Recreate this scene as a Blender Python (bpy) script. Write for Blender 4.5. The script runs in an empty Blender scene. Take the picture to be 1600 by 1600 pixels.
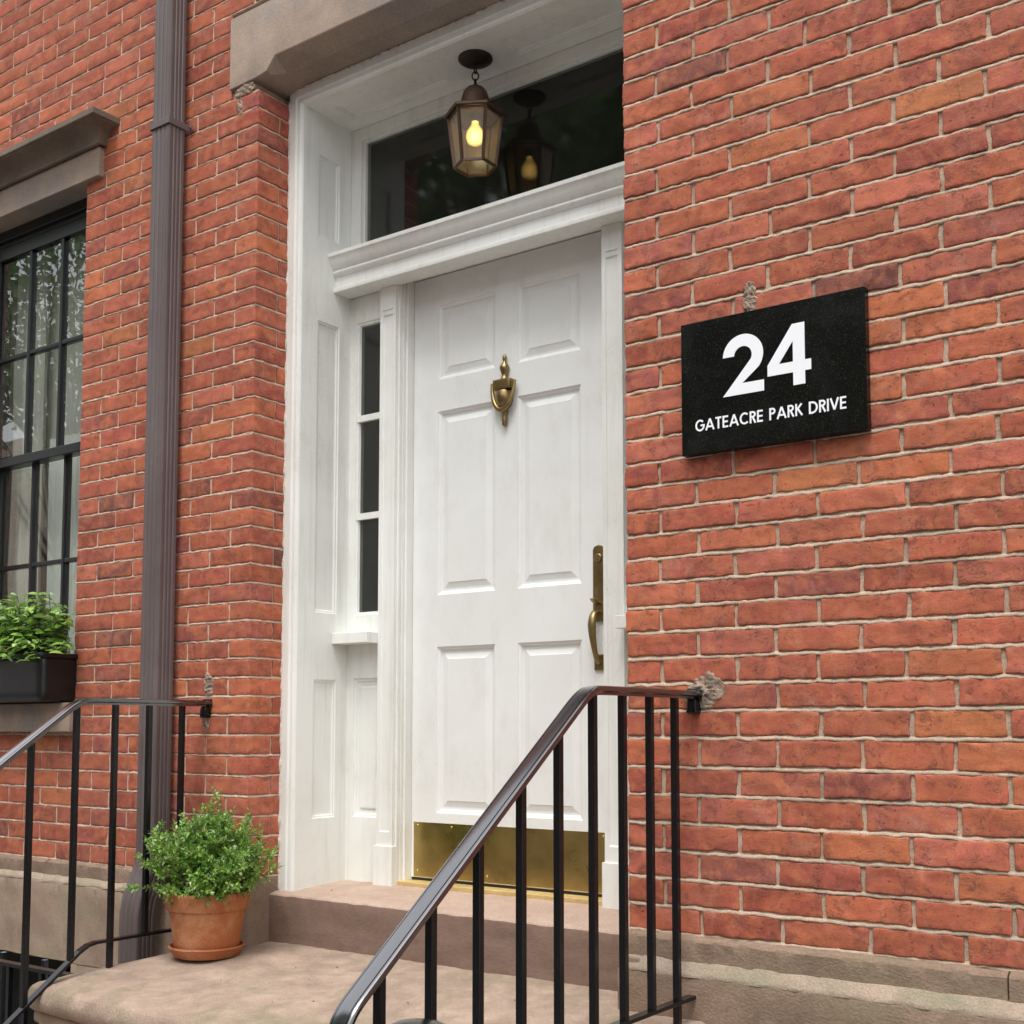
import bpy, math, random
import numpy as np
from mathutils import Vector, Matrix
R = math.radians
rnd = random.Random(7)
rs = np.random.RandomState(11)
sc = bpy.context.scene

# ---------------------------------------------------------------- camera, sky, sun, exposure
cam_d = bpy.data.cameras.new('camera'); cam = bpy.data.objects.new('camera', cam_d)
sc.collection.objects.link(cam); sc.camera = cam
cam.location = (1.69, -2.85, 0.72)
cam.rotation_euler = (R(90 + 4.378), 0, R(36.0))
cam_d.sensor_width = 36; cam_d.lens = 43.2
cam_d.shift_y = 191/1600.0
cam_d.clip_start = 0.05; cam_d.clip_end = 500

SUN_EL, SUN_AZ = R(65), R(160)          # azimuth clockwise from +y
world = bpy.data.worlds.new('World'); sc.world = world; world.use_nodes = True
wn = world.node_tree; wn.nodes.clear()
wo = wn.nodes.new('ShaderNodeOutputWorld'); wb = wn.nodes.new('ShaderNodeBackground')
sk = wn.nodes.new('ShaderNodeTexSky'); sk.sky_type = 'NISHITA'; sk.sun_disc = False
sk.sun_elevation = SUN_EL; sk.sun_rotation = SUN_AZ; sk.dust_density = 4.0; sk.air_density = 1.0; sk.ozone_density = 1.0
hs = wn.nodes.new('ShaderNodeHueSaturation'); hs.inputs['Saturation'].default_value = 0.30
wn.links.new(sk.outputs[0], hs.inputs['Color']); veil = wn.nodes.new('ShaderNodeMix'); veil.data_type = 'RGBA'; veil.inputs[0].default_value = .50      # overcast veil
veil.inputs[7].default_value = (8.75, 9.0, 9.45, 1)
wn.links.new(hs.outputs[0], veil.inputs[6]); wn.links.new(veil.outputs[2], wb.inputs[0])
wb.inputs[1].default_value = 0.15
wn.links.new(wb.outputs[0], wo.inputs[0])
sl = bpy.data.lights.new('sun', 'SUN'); sun = bpy.data.objects.new('sun', sl); sc.collection.objects.link(sun)
sl.energy = 1.25; sl.angle = R(20); sl.color = (1, .985, .965)
sun.rotation_euler = (R(90) - SUN_EL, 0, -SUN_AZ + math.pi)
sc.view_settings.view_transform = 'Standard'; sc.view_settings.look = 'None'
sc.view_settings.exposure = 0.76; sc.view_settings.gamma = 1

# ---------------------------------------------------------------- materials
def new_mat(name):
    m = bpy.data.materials.new(name); m.use_nodes = True
    nt = m.node_tree; b = nt.nodes['Principled BSDF']
    return m, nt, b
def N(nt, t, **kw):
    n = nt.nodes.new(t)
    for k, v in kw.items():
        if k in n.inputs: n.inputs[k].default_value = v
        else: setattr(n, k, v)
    return n
def noise(nt, scale, detail=6, rough=.55, vec=None, dist=0.0):
    n = N(nt, 'ShaderNodeTexNoise', Scale=scale, Detail=detail, Roughness=rough, Distortion=dist)
    if vec is not None: nt.links.new(vec, n.inputs['Vector'])
    return n.outputs['Fac']
def ramp(nt, fac, stops):
    r = nt.nodes.new('ShaderNodeValToRGB'); el = r.color_ramp.elements
    el[0].position, el[0].color = stops[0][0], (*stops[0][1], 1)
    el[1].position, el[1].color = stops[1][0], (*stops[1][1], 1)
    for p, c in stops[2:]:
        e = el.new(p); e.color = (*c, 1)
    nt.links.new(fac, r.inputs[0]); return r.outputs[0]
def g(v): return (v, v, v)
def mixc(nt, fac, a, b, mode='MIX'):
    m = nt.nodes.new('ShaderNodeMix'); m.data_type = 'RGBA'; m.blend_type = mode
    for s, v in ((m.inputs[0], fac), (m.inputs[6], a), (m.inputs[7], b)):
        if hasattr(v, 'is_linked') or isinstance(v, bpy.types.NodeSocket): nt.links.new(v, s)
        elif isinstance(v, (int, float)): s.default_value = v
        else: s.default_value = (*v, 1)
    return m.outputs[2]
def math_(nt, op, a, b=0.0):
    m = nt.nodes.new('ShaderNodeMath'); m.operation = op
    for s, v in ((m.inputs[0], a), (m.inputs[1], b)):
        if isinstance(v, bpy.types.NodeSocket): nt.links.new(v, s)
        else: s.default_value = v
    return m.outputs[0]
def bump(nt, b, h, strength=.4, dist=.002):
    n = N(nt, 'ShaderNodeBump', Strength=strength, Distance=dist)
    nt.links.new(h, n.inputs['Height']); nt.links.new(n.outputs[0], b.inputs['Normal'])
def pos(nt, sx=1, sy=1, sz=1):
    tc = nt.nodes.new('ShaderNodeNewGeometry'); mp = nt.nodes.new('ShaderNodeMapping')
    mp.inputs['Scale'].default_value = (sx, sy, sz)
    nt.links.new(tc.outputs['Position'], mp.inputs[0]); return mp.outputs[0]

def brick_mat():
    m, nt, b = new_mat('brick'); p = pos(nt)
    at = N(nt, 'ShaderNodeAttribute', attribute_name='tint')
    # each brick's own offset, so blotches never run across a joint
    ao = N(nt, 'ShaderNodeAttribute', attribute_name='shift')
    va = N(nt, 'ShaderNodeVectorMath', operation='ADD'); vm = N(nt, 'ShaderNodeVectorMath', operation='SCALE')
    vm.inputs['Scale'].default_value = 9.0
    nt.links.new(ao.outputs['Color'], vm.inputs[0]); nt.links.new(p, va.inputs[0]); nt.links.new(vm.outputs[0], va.inputs[1]); q = va.outputs[0]
    n1 = noise(nt, 13, 6, .62, q, 1.5)
    c = mixc(nt, ramp(nt, n1, [(.42, g(0)), (.66, g(.85))]), at.outputs['Color'], (.47, .150, .068))
    n2 = noise(nt, 22, 7, .68, q, .8)
    c = mixc(nt, ramp(nt, n2, [(.50, g(0)), (.68, g(.55))]), c, (.27, .098, .068))
    n7 = noise(nt, 7, 5, .6, q, .6)
    c = mixc(nt, ramp(nt, n7, [(.54, g(0)), (.74, g(.42))]), c, (.33, .135, .10))      # mauve bloom
    n3 = noise(nt, 11, 9, .74, p, .4)
    c = mixc(nt, ramp(nt, n3, [(.55, g(0)), (.74, g(.45))]), c, (.52, .29, .21))          # lime bloom
    n6 = noise(nt, 34, 5, .65, pos(nt, 1, 1, .16))
    c = mixc(nt, ramp(nt, n6, [(.58, g(0)), (.78, g(.38))]), c, (.50, .28, .20))
    n8 = noise(nt, 1.1, 4, .6, p)
    c = mixc(nt, ramp(nt, n8, [(.44, g(0)), (.68, g(.25))]), c, (.29, .115, .08))
    n4 = noise(nt, 105, 6, .62, p)
    pit = ramp(nt, n4, [(.645, g(0)), (.69, g(1))])
    c = mixc(nt, math_(nt, 'MULTIPLY', pit, .8), c, (.06, .03, .025))
    n5 = noise(nt, 42, 7, .72, pos(nt, .55, 1, 1.25), 2.2)
    crack = math_(nt, 'MULTIPLY', ramp(nt, n5, [(.488, g(0)), (.5, g(1)), (.512, g(0))]), ramp(nt, n2, [(.53, g(0)), (.60, g(1))]))
    c = mixc(nt, math_(nt, 'MULTIPLY', crack, .75), c, (.09, .035, .026))
    gr = noise(nt, 240, 4, .65, p)
    c = mixc(nt, .26, c, ramp(nt, gr, [(.3, g(.28)), (.7, g(.80))]), 'OVERLAY')
    n9 = noise(nt, 9, 5, .6, pos(nt, 1, 1, 2.2), 1.0)
    c = mixc(nt, .55, c, ramp(nt, n9, [(.34, g(.34)), (.66, g(.68))]), 'OVERLAY')
    nt.links.new(c, b.inputs['Base Color']); b.inputs['Roughness'].default_value = .88
    b.inputs['Specular IOR Level'].default_value = .25
    h = math_(nt, 'ADD', math_(nt, 'MULTIPLY', n5, .45), math_(nt, 'MULTIPLY', noise(nt, 260, 6, .7, p), .5))
    h = math_(nt, 'SUBTRACT', h, math_(nt, 'ADD', math_(nt, 'MULTIPLY', pit, .5), math_(nt, 'MULTIPLY', crack, .6)))
    bump(nt, b, h, .8, .0030)
    return m
def rough_mat(name, ca, cb, s1=14, s2=160, rough=.9, bs=.6, bd=.002, cc=None, stretch=(1, 1, 1), spec=.3, s3=3.0):
    m, nt, b = new_mat(name); p = pos(nt, *stretch)
    n1 = noise(nt, s1, 7, .62, p, .4); n2 = noise(nt, s2, 5, .65, p)
    c = mixc(nt, ramp(nt, n1, [(.35, g(0)), (.68, g(1))]), ca, cb)
    if cc: c = mixc(nt, ramp(nt, noise(nt, s3, 6, .65, p, .5), [(.5, g(0)), (.66, g(.8))]), c, cc)
    c = mixc(nt, .35, c, ramp(nt, n2, [(.3, g(.3)), (.7, g(.8))]), 'OVERLAY')
    nt.links.new(c, b.inputs['Base Color']); b.inputs['Roughness'].default_value = rough
    b.inputs['Specular IOR Level'].default_value = spec
    bump(nt, b, math_(nt, 'ADD', math_(nt, 'MULTIPLY', n1, .5), n2), bs, bd)
    return m
def paint_mat(name, col, rough=.42, dirt=(.42, .38, .30), amount=.5, grain=(60, 60, 3), bs=.12):
    m, nt, b = new_mat(name); p = pos(nt); ps = pos(nt, *grain)
    n1 = noise(nt, 2.2, 6, .6, p, .4); n2 = noise(nt, 1.0, 5, .6, ps); n3 = noise(nt, 110, 3, .5, p)
    n4 = noise(nt, 34, 7, .75, p, .8)
    c = mixc(nt, math_(nt, 'MULTIPLY', ramp(nt, n1, [(.40, g(0)), (.80, g(.34))]), amount), col, dirt)
    c = mixc(nt, math_(nt, 'MULTIPLY', ramp(nt, n4, [(.665, g(0)), (.72, g(.7))]), amount), c, dirt)
    c = mixc(nt, math_(nt, 'MULTIPLY', ramp(nt, n2, [(.52, g(0)), (.75, g(.25))]), amount), c, dirt)
    n5 = noise(nt, 17, 6, .7, pos(nt, 1, 1, .35), 1.2)
    ck = math_(nt, 'MULTIPLY', ramp(nt, n5, [(.492, g(0)), (.5, g(1)), (.508, g(0))]), ramp(nt, n1, [(.50, g(0)), (.60, g(1))]))
    c = mixc(nt, math_(nt, 'MULTIPLY', ck, amount*.55), c, dirt)
    nt.links.new(c, b.inputs['Base Color']); b.inputs['Roughness'].default_value = rough
    bump(nt, b, math_(nt, 'ADD', n2, math_(nt, 'MULTIPLY', n3, .4)), bs, .002)
    return m
def metal_mat(name, ca, cb, rough=.35, metallic=1.0, s=30, bs=.1):
    m, nt, b = new_mat(name); p = pos(nt)
    n1 = noise(nt, s, 6, .65, p)
    nt.links.new(mixc(nt, ramp(nt, n1, [(.35, g(0)), (.7, g(1))]), ca, cb), b.inputs['Base Color'])
    b.inputs['Metallic'].default_value = metallic
    nt.links.new(ramp(nt, noise(nt, s*.6, 5, .6, p), [(.3, g(rough*.75)), (.7, g(min(1, rough*1.35)))]), b.inputs['Roughness'])
    bump(nt, b, n1, bs, .001)
    return m
def glass_mat(name, tint=(1, 1, 1), refl=1.0, rough=0.0, ior=1.5, wavy=0.0, dust=0.0):
    m, nt, b = new_mat(name); nt.nodes.remove(b)
    out = nt.nodes['Material Output']
    tr = N(nt, 'ShaderNodeBsdfTransparent'); tr.inputs[0].default_value = (*tint, 1)
    gl = N(nt, 'ShaderNodeBsdfGlossy', Roughness=rough); gl.inputs[0].default_value = (refl, refl, refl, 1)
    fr = N(nt, 'ShaderNodeFresnel', IOR=ior)
    mx = nt.nodes.new('ShaderNodeMixShader')
    if wavy:
        bp = N(nt, 'ShaderNodeBump', Strength=wavy, Distance=.01)
        nt.links.new(noise(nt, 2.5, 2, .5, pos(nt)), bp.inputs['Height'])
        nt.links.new(bp.outputs[0], gl.inputs['Normal'])
    ge = nt.nodes.new('ShaderNodeNewGeometry')          # reflect at the outer skin of the pane only: its inner skin would mirror totally
    nt.links.new(math_(nt, 'MULTIPLY', fr.outputs[0], math_(nt, 'SUBTRACT', 1.0, ge.outputs['Backfacing'])), mx.inputs[0]); nt.links.new(tr.outputs[0], mx.inputs[1]); nt.links.new(gl.outputs[0], mx.inputs[2])
    sh = mx.outputs[0]
    if dust:
        df = N(nt, 'ShaderNodeBsdfDiffuse'); df.inputs[0].default_value = (.55, .53, .48, 1)
        m2 = nt.nodes.new('ShaderNodeMixShader')
        nt.links.new(math_(nt, 'MULTIPLY', ramp(nt, noise(nt, 9, 6, .7, pos(nt)), [(.3, g(.4)), (.75, g(1))]), dust), m2.inputs[0])
        nt.links.new(sh, m2.inputs[1]); nt.links.new(df.outputs[0], m2.inputs[2]); sh = m2.outputs[0]
    nt.links.new(sh, out.inputs[0]); return m
def leaf_mat(name):
    m, nt, b = new_mat(name)
    at = N(nt, 'ShaderNodeAttribute', attribute_name='tint')
    nt.links.new(at.outputs['Color'], b.inputs['Base Color'])
    b.inputs['Roughness'].default_value = .38; b.inputs['Specular IOR Level'].default_value = .5
    tl = N(nt, 'ShaderNodeBsdfTranslucent'); mx = nt.nodes.new('ShaderNodeMixShader'); mx.inputs[0].default_value = .28
    nt.links.new(at.outputs['Color'], tl.inputs[0])
    nt.links.new(b.outputs[0], mx.inputs[1]); nt.links.new(tl.outputs[0], mx.inputs[2])
    nt.links.new(mx.outputs[0], nt.nodes['Material Output'].inputs[0])
    return m
def granite_mat():
    m, nt, b = new_mat('black granite'); p = pos(nt)
    n1 = noise(nt, 420, 3, .7, p); n2 = noise(nt, 7, 6, .65, p, .5)
    c = mixc(nt, ramp(nt, n1, [(.60, g(0)), (.72, g(1))]), (.0045, .005, .0045), (.075, .09, .06))
    c = mixc(nt, ramp(nt, n2, [(.5, g(0)), (.75, g(.22))]), c, (.04, .042, .04))
    nt.links.new(c, b.inputs['Base Color'])
    nt.links.new(ramp(nt, n2, [(.35, g(.12)), (.7, g(.28))]), b.inputs['Roughness'])
    b.inputs['Specular IOR Level'].default_value = .14
    return m

M = {}
M['brick'] = brick_mat()
M['mortar'] = rough_mat('mortar', (.55, .41, .30), (.39, .295, .215), 24, 240, .95, .9, .003, cc=(.30, .25, .18), s3=5)
M['mortar_pale'] = rough_mat('pale mortar', (.58, .425, .32), (.43, .32, .24), 24, 240, .95, .7, .002)
M['patch'] = rough_mat('rough cement patch', (.56, .42, .31), (.30, .22, .165), 60, 260, .95, 1.0, .008, cc=(.13, .10, .085), s3=22)
M['brownstone'] = rough_mat('brownstone', (.25, .175, .125), (.36, .26, .19), 7, 170, .9, .55, .0025, cc=(.27, .235, .15))
M['brownstone_base'] = rough_mat('weathered brownstone', (.19, .13, .092), (.29, .20, .142), 13, 150, .92, .8, .004, cc=(.215, .17, .108), stretch=(.8, 1, 1.1))
M['ledge'] = rough_mat('pale stone ledge', (.33, .255, .19), (.42, .32, .24), 12, 170, .92, .8, .004, cc=(.27, .245, .165), s3=4)
M['lintel'] = rough_mat('grey brownstone', (.25, .195, .155), (.38, .285, .215), 5, 140, .88, .4, .002, cc=(.235, .205, .185), s3=3.2)
M['cornice_stone'] = rough_mat('sooty brownstone', (.15, .115, .088), (.22, .165, .125), 6, 140, .9, .4, .002, cc=(.11, .085, .068), s3=4)
M['tread'] = rough_mat('worn stone tread', (.27, .195, .148), (.43, .318, .245), 9, 150, .86, 1.0, .0035, cc=(.225, .190, .120), s3=4.5)
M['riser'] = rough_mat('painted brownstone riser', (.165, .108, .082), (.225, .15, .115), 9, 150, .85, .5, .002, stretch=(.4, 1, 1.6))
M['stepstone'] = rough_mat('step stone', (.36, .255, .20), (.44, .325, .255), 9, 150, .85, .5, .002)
M['white'] = paint_mat('white paint', (.80, .81, .765), amount=.95, grain=(40, 40, 2.5))
M['door_white'] = paint_mat('white door paint', (.80, .815, .785), .34, amount=.65, grain=(14, 14, 5), bs=.06)
M['caulk'] = rough_mat('flaking white caulk', (.78, .74, .66), (.50, .42, .33), 55, 300, .9, 1.0, .004)
M['black_paint'] = paint_mat('black gloss paint', (.006, .006, .007), .2, dirt=(.03, .02, .018), amount=.5, grain=(30, 30, 30), bs=.14)
_b = M['black_paint'].node_tree.nodes['Principled BSDF']; _b.inputs['Specular IOR Level'].default_value = .35
M['rail_paint'] = paint_mat('hand polished black rail paint', (.006, .006, .009), .2, dirt=(.02, .018, .018), amount=.5, grain=(30, 30, 30), bs=.16)
_b = M['rail_paint'].node_tree.nodes['Principled BSDF']; _b.inputs['Coat Weight'].default_value = 1.0; _b.inputs['Coat IOR'].default_value = 2.15; _b.inputs['Coat Roughness'].default_value = .15
M['win_black'] = paint_mat('black window paint', (.008, .009, .010), .3, dirt=(.04, .04, .04), amount=.5, bs=.1)
M['pipe'] = paint_mat('brown downpipe paint', (.105, .078, .075), .42, dirt=(.22, .19, .18), amount=.9, grain=(50, 50, 2))
M['brass'] = metal_mat('aged brass', (.34, .25, .11), (.24, .17, .085), .38)
M['brass_bright'] = metal_mat('polished brass', (.60, .46, .17), (.42, .32, .13), .30, s=10, bs=.05)
M['threshold'] = metal_mat('worn brass threshold', (.72, .55, .25), (.60, .45, .2), .5, .5)
M['bronze'] = metal_mat('dark bronze', (.085, .055, .04), (.13, .075, .05), .5, .7)
M['bronze_dark'] = metal_mat('oiled bronze', (.035, .025, .015), (.055, .035, .02), .5, .6)
M['terracotta'] = rough_mat('terracotta', (.335, .100, .032), (.39, .126, .044), 9, 150, .62, .25, .001, cc=(.50, .24, .12), spec=.4, s3=6)
M['soil'] = rough_mat('potting soil', (.035, .024, .016), (.06, .04, .028), 40, 200, .95, 1, .01)
M['granite'] = granite_mat()
M['letter'] = new_mat('white lettering')[0]; M['letter'].node_tree.nodes['Principled BSDF'].inputs['Base Color'].default_value = (.86, .87, .89, 1)
M['plastic'] = paint_mat('black planter plastic', (.005, .006, .007), .35, dirt=(.02, .018, .016), amount=.8)
M['glass'] = glass_mat('window glass', (.94, .96, .95), 1.0, ior=2.1, wavy=.06, dust=.03)
M['dark_glass'] = glass_mat('transom glass', (.66, .70, .65), 1.0, .04, ior=1.55, wavy=.03, dust=.02)
M['lamp_glass'] = glass_mat('seeded amber glass', (.88, .74, .46), .8, .12, dust=.30)
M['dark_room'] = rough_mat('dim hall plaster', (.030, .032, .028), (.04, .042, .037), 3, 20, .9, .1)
M['curtain'] = rough_mat('sheer curtain', (.72, .72, .66), (.78, .78, .72), 3, 300, .9, .2)
M['drape'] = rough_mat('grey green drape', (.50, .49, .42), (.60, .59, .51), 3, 300, .9, .2)
M['leaf'] = leaf_mat('leaf')
M['twig'] = rough_mat('twig bark', (.10, .08, .05), (.16, .12, .08), 30, 200, .9, .4)
M['bark'] = rough_mat('tree bark', (.09, .07, .055), (.15, .12, .095), 6, 60, .95, 1, .02)
M['sidewalk'] = rough_mat('bluestone paving', (.15, .15, .15), (.20, .20, .195), 2, 60, .9, .4)
M['asphalt'] = rough_mat('asphalt', (.045, .045, .047), (.06, .06, .06), 3, 90, .95, .6)
M['facade'] = rough_mat('far facade stone', (.38, .26, .20), (.50, .37, .29), .6, 6, .9, .2)
M['farglass'] = metal_mat('far window glass', (.05, .06, .07), (.08, .09, .1), .15, .0, s=1)
M['bulb'] = new_mat('lit bulb')[0]
_b = M['bulb'].node_tree.nodes['Principled BSDF']; _b.inputs['Emission Color'].default_value = (1, .86, .52, 1); _b.inputs['Emission Strength'].default_value = 2.2
_b.inputs['Base Color'].default_value = (.9, .8, .5, 1)
_nt = M['bulb'].node_tree; _lw = N(_nt, 'ShaderNodeLayerWeight', Blend=.5)      # frosted bulb: bright filament zone, dimmer rim
_nt.links.new(ramp(_nt, _lw.outputs['Facing'], [(0.0, g(1)), (.62, g(.16)), (.30, g(.5))]), _b.inputs['Emission Strength'])
_k = math_(_nt, 'MULTIPLY', _b.inputs['Emission Strength'].links[0].from_socket, 5.0); _nt.links.new(_k, _b.inputs['Emission Strength'])

# ---------------------------------------------------------------- helpers
COL = sc.collection
class MB:
    def __init__(s): s.V = []; s.F = []; s.n = 0; s.C = []; s.S = []; s.hasc = False
    def add(s, v, f, col=None, sh=None):
        v = np.asarray(v, float).reshape(-1, 3); s.V.append(v)
        s.F.extend([tuple(int(i) + s.n for i in t) for t in f]); s.n += len(v)
        c = np.ones((len(v), 4)); d = np.zeros((len(v), 4)); d[:, 3] = 1
        if col is not None: c[:, :3] = col; s.hasc = True
        if sh is not None: d[:, :3] = sh
        s.C.append(c); s.S.append(d); return s
    def box(s, x0, x1, y0, y1, z0, z1):
        v = [(x, y, z) for z in (z0, z1) for y in (y0, y1) for x in (x0, x1)]
        return s.add(v, [(0, 2, 3, 1), (4, 5, 7, 6), (0, 1, 5, 4), (2, 6, 7, 3), (0, 4, 6, 2), (1, 3, 7, 5)])
    def grid(s, P, flip=False, col=None, closed=False, sh=None):
        P = np.asarray(P, float); n, m = P.shape[:2]; f = []
        for i in range(n - 1):
            for j in range(m if closed else m - 1):
                k = (j + 1) % m
                q = (i*m + j, i*m + k, (i+1)*m + k, (i+1)*m + j)
                f.append(q[::-1] if flip else q)
        return s.add(P.reshape(-1, 3), f, col, sh)
    def lathe(s, prof, c=(0, 0, 0), n=40, ax='z', phase=0.):
        a = np.linspace(0, 2*np.pi, n, endpoint=False) + phase
        P = []
        for r, h in prof:
            x, y = r*np.cos(a), r*np.sin(a); z = np.full(n, h)
            P.append(np.stack({'z': (x, y, z), 'y': (x, z, y), 'x': (z, x, y)}[ax], -1))
        P = np.array(P) + np.array(c)
        return s.grid(P, closed=True, flip=(ax == 'z') == False)
    def sweep(s, path, sec, closed_sec=True, up0=(0, 0, 1), cap=True, scale=None):
        path = np.asarray(path, float); n = len(path)
        T = np.gradient(path, axis=0); T /= np.linalg.norm(T, axis=1)[:, None]
        u = np.array(up0, float); P = []
        for i in range(n):
            u = u - T[i]*(u @ T[i]); u /= np.linalg.norm(u); w = np.cross(T[i], u)
            k = 1 if scale is None else scale[i]
            P.append([path[i] + w*a*k + u*b*k for a, b in sec])
        P = np.array(P); s.grid(P, closed=closed_sec)
        if cap:
            m = len(sec)
            s.F.append(tuple(s.n - n*m + j for j in range(m))[::-1]); s.F.append(tuple(s.n - m + j for j in range(m)))
        return s
    def prism(s, poly, fn, d0, d1):
        """poly: 2-D outline; fn(u, v, d) -> 3-D"""
        n = len(poly)
        v = [fn(a, b, d0) for a, b in poly] + [fn(a, b, d1) for a, b in poly]
        f = [tuple(range(n)), tuple(range(2*n - 1, n - 1, -1))] + [(i, (i+1) % n, n + (i+1) % n, n + i) for i in range(n)]
        return s.add(v, f)
    def build(s, name, mat, parent=None, smooth=False, bevel=0, label=None, loc=None, recalc=True, seg=2, angle=30):
        me = bpy.data.meshes.new(name); V = np.concatenate(s.V) if s.V else np.zeros((0, 3))
        off = np.array(root_loc(parent)) if parent is not None else np.array(loc if loc is not None else (0, 0, 0))
        me.from_pydata((V - off).tolist(), [], s.F)
        if s.hasc:
            a = me.color_attributes.new('tint', 'FLOAT_COLOR', 'POINT'); a.data.foreach_set('color', np.concatenate(s.C).ravel())
            a = me.color_attributes.new('shift', 'FLOAT_COLOR', 'POINT'); a.data.foreach_set('color', np.concatenate(s.S).ravel())
        if recalc:
            import bmesh
            bm = bmesh.new(); bm.from_mesh(me); bmesh.ops.recalc_face_normals(bm, faces=bm.faces); bm.to_mesh(me); bm.free()
        if smooth:
            me.polygons.foreach_set('use_smooth', [True]*len(me.polygons))
            me.set_sharp_from_angle(angle=R(angle)) if smooth != 'all' else None
        me.materials.append(M[mat]); me.update()
        o = bpy.data.objects.new(name, me); COL.objects.link(o)
        if parent is not None: o.parent = parent
        elif loc is not None: o.location = loc
        if bevel:
            b = o.modifiers.new('bevel', 'BEVEL'); b.width = bevel; b.segments = seg; b.limit_method = 'ANGLE'; b.angle_limit = R(40)
        if label: o['label'] = label
        return o
def root_loc(o):
    l = Vector((0, 0, 0))
    while o is not None: l += o.location; o = o.parent
    return l
def thing(name, label, cat, loc=(0, 0, 0), group=None):
    o = bpy.data.objects.new(name, None); COL.objects.link(o); o.location = loc; o.empty_display_size = .1
    return tag(o, label, cat, group)
def tag(o, label, cat, group=None):
    o['label'] = label; o['category'] = cat
    if group: o['group'] = group
    return o

def snoise(P, seed, wl, n=5):
    """smooth value noise as a sum of sines; P (...,3), wl wavelength in metres"""
    r = np.random.RandomState(seed % (2**31)); out = 0
    for i in range(n):
        d = r.normal(size=3); d /= np.linalg.norm(d)
        out = out + np.sin((P @ d)*(2*np.pi/(wl*r.uniform(.6, 1.5))) + r.uniform(0, 6.28))
    return out/math.sqrt(n)

def coords(a, b, r, step):
    n = max(1, int(round((b - a - 2*r)/step)))
    return np.concatenate([[a, a + .4*r], np.linspace(a + r, b - r, n + 1), [b - .4*r, b]])

def rbox(mb, lo, hi, r, step, warp=None, faces='FTBLR', col=None, sh=None, ry=None, irr=0.0, seed=0, back=False):
    """rounded box; front is -y. Back edge not rounded. irr = irregularity in metres"""
    lo = np.array(lo, float); hi = np.array(hi, float)
    r = min(r, (hi - lo).min()*.45)
    X = coords(lo[0], hi[0], r, step); Z = coords(lo[2], hi[2], r, step)
    ny = max(1, int((hi[1] - lo[1] - r)/step)); Y = np.concatenate([[lo[1], lo[1] + .4*r], np.linspace(lo[1] + r, hi[1], ny + 1)])
    if back: Y = coords(lo[1], hi[1], r, step)
    def face(A, B, ax, val, flip):
        a, b = np.meshgrid(A, B, indexing='ij'); P = np.zeros(a.shape + (3,))
        o = [i for i in range(3) if i != ax]; P[..., o[0]] = a; P[..., o[1]] = b; P[..., ax] = val
        il, ih = lo + r, hi - r
        if not back: ih = ih.copy(); ih[1] = hi[1]
        I = np.clip(P, il, np.maximum(ih, il)); d = P - I; L = np.linalg.norm(d, axis=-1, keepdims=True)
        Q = np.where(L > 1e-9, I + d/np.maximum(L, 1e-9)*r, P)
        if irr:
            Q0 = Q.copy()
            e = np.stack([snoise(Q0*np.array([1.6, 1, 1]), seed + 1, .045), snoise(Q0, seed + 2, .06, 4)*.5, snoise(Q0, seed + 3, .05)], -1)
            e2 = np.stack([snoise(Q0, seed + 5, .014), snoise(Q0, seed + 6, .018)*.45, snoise(Q0, seed + 7, .012)], -1)
            wz = np.where(Q0[..., 2:3] < (lo[2] + hi[2])/2, 1.35, .7)
            Q = Q + irr*e*np.array([.8, .9, .75]) + irr*.42*e2*wz
        if warp is not None: Q = warp(Q)
        mb.grid(Q, flip=flip, col=col, sh=sh)
    if 'F' in faces: face(X, Z, 1, lo[1], True)
    if 'K' in faces: face(X, Z, 1, hi[1], False)
    if 'B' in faces: face(X, Y, 2, lo[2], True)
    if 'T' in faces: face(X, Y, 2, hi[2], False)
    if 'L' in faces: face(Y, Z, 0, lo[0], True)
    if 'R' in faces: face(Y, Z, 0, hi[0], False)

def panel_face(mb, fn, us, vs, holes, prof, back_fill=True):
    """flat face over breakpoints us x vs with panel holes [(u0,u1,v0,v1)], each hole filled with
    concentric loops of profile [(inset, depth)]; fn(u,v,d)->xyz, d positive = into the surface"""
    us = sorted(set(round(u, 5) for u in us)); vs = sorted(set(round(v, 5) for v in vs))
    for i in range(len(us) - 1):
        for j in range(len(vs) - 1):
            cu, cv = (us[i] + us[i+1])/2, (vs[j] + vs[j+1])/2
            if any(h[0] < cu < h[1] and h[2] < cv < h[3] for h in holes): continue
            mb.add([fn(us[i], vs[j], 0), fn(us[i+1], vs[j], 0), fn(us[i+1], vs[j+1], 0), fn(us[i], vs[j+1], 0)], [(0, 1, 2, 3)])
    for (u0, u1, v0, v1) in holes:
        L = []
        for ins, d in prof:
            a, b, c, e = u0 + ins, u1 - ins, v0 + ins, v1 - ins
            L.append([fn(a, c, d), fn(b, c, d), fn(b, e, d), fn(a, e, d)])
        mb.grid(np.array(L), closed=True)
        mb.add(L[-1], [(0, 1, 2, 3)])
def extrude_x(mb, prof, x0, x1):
    n = len(prof); v = [(x0, y, z) for y, z in prof] + [(x1, y, z) for y, z in prof]
    mb.add(v, [(i, (i+1) % n, n + (i+1) % n, n + i) for i in range(n)] + [tuple(range(n)), tuple(range(2*n - 1, n - 1, -1))]); return mb

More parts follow.
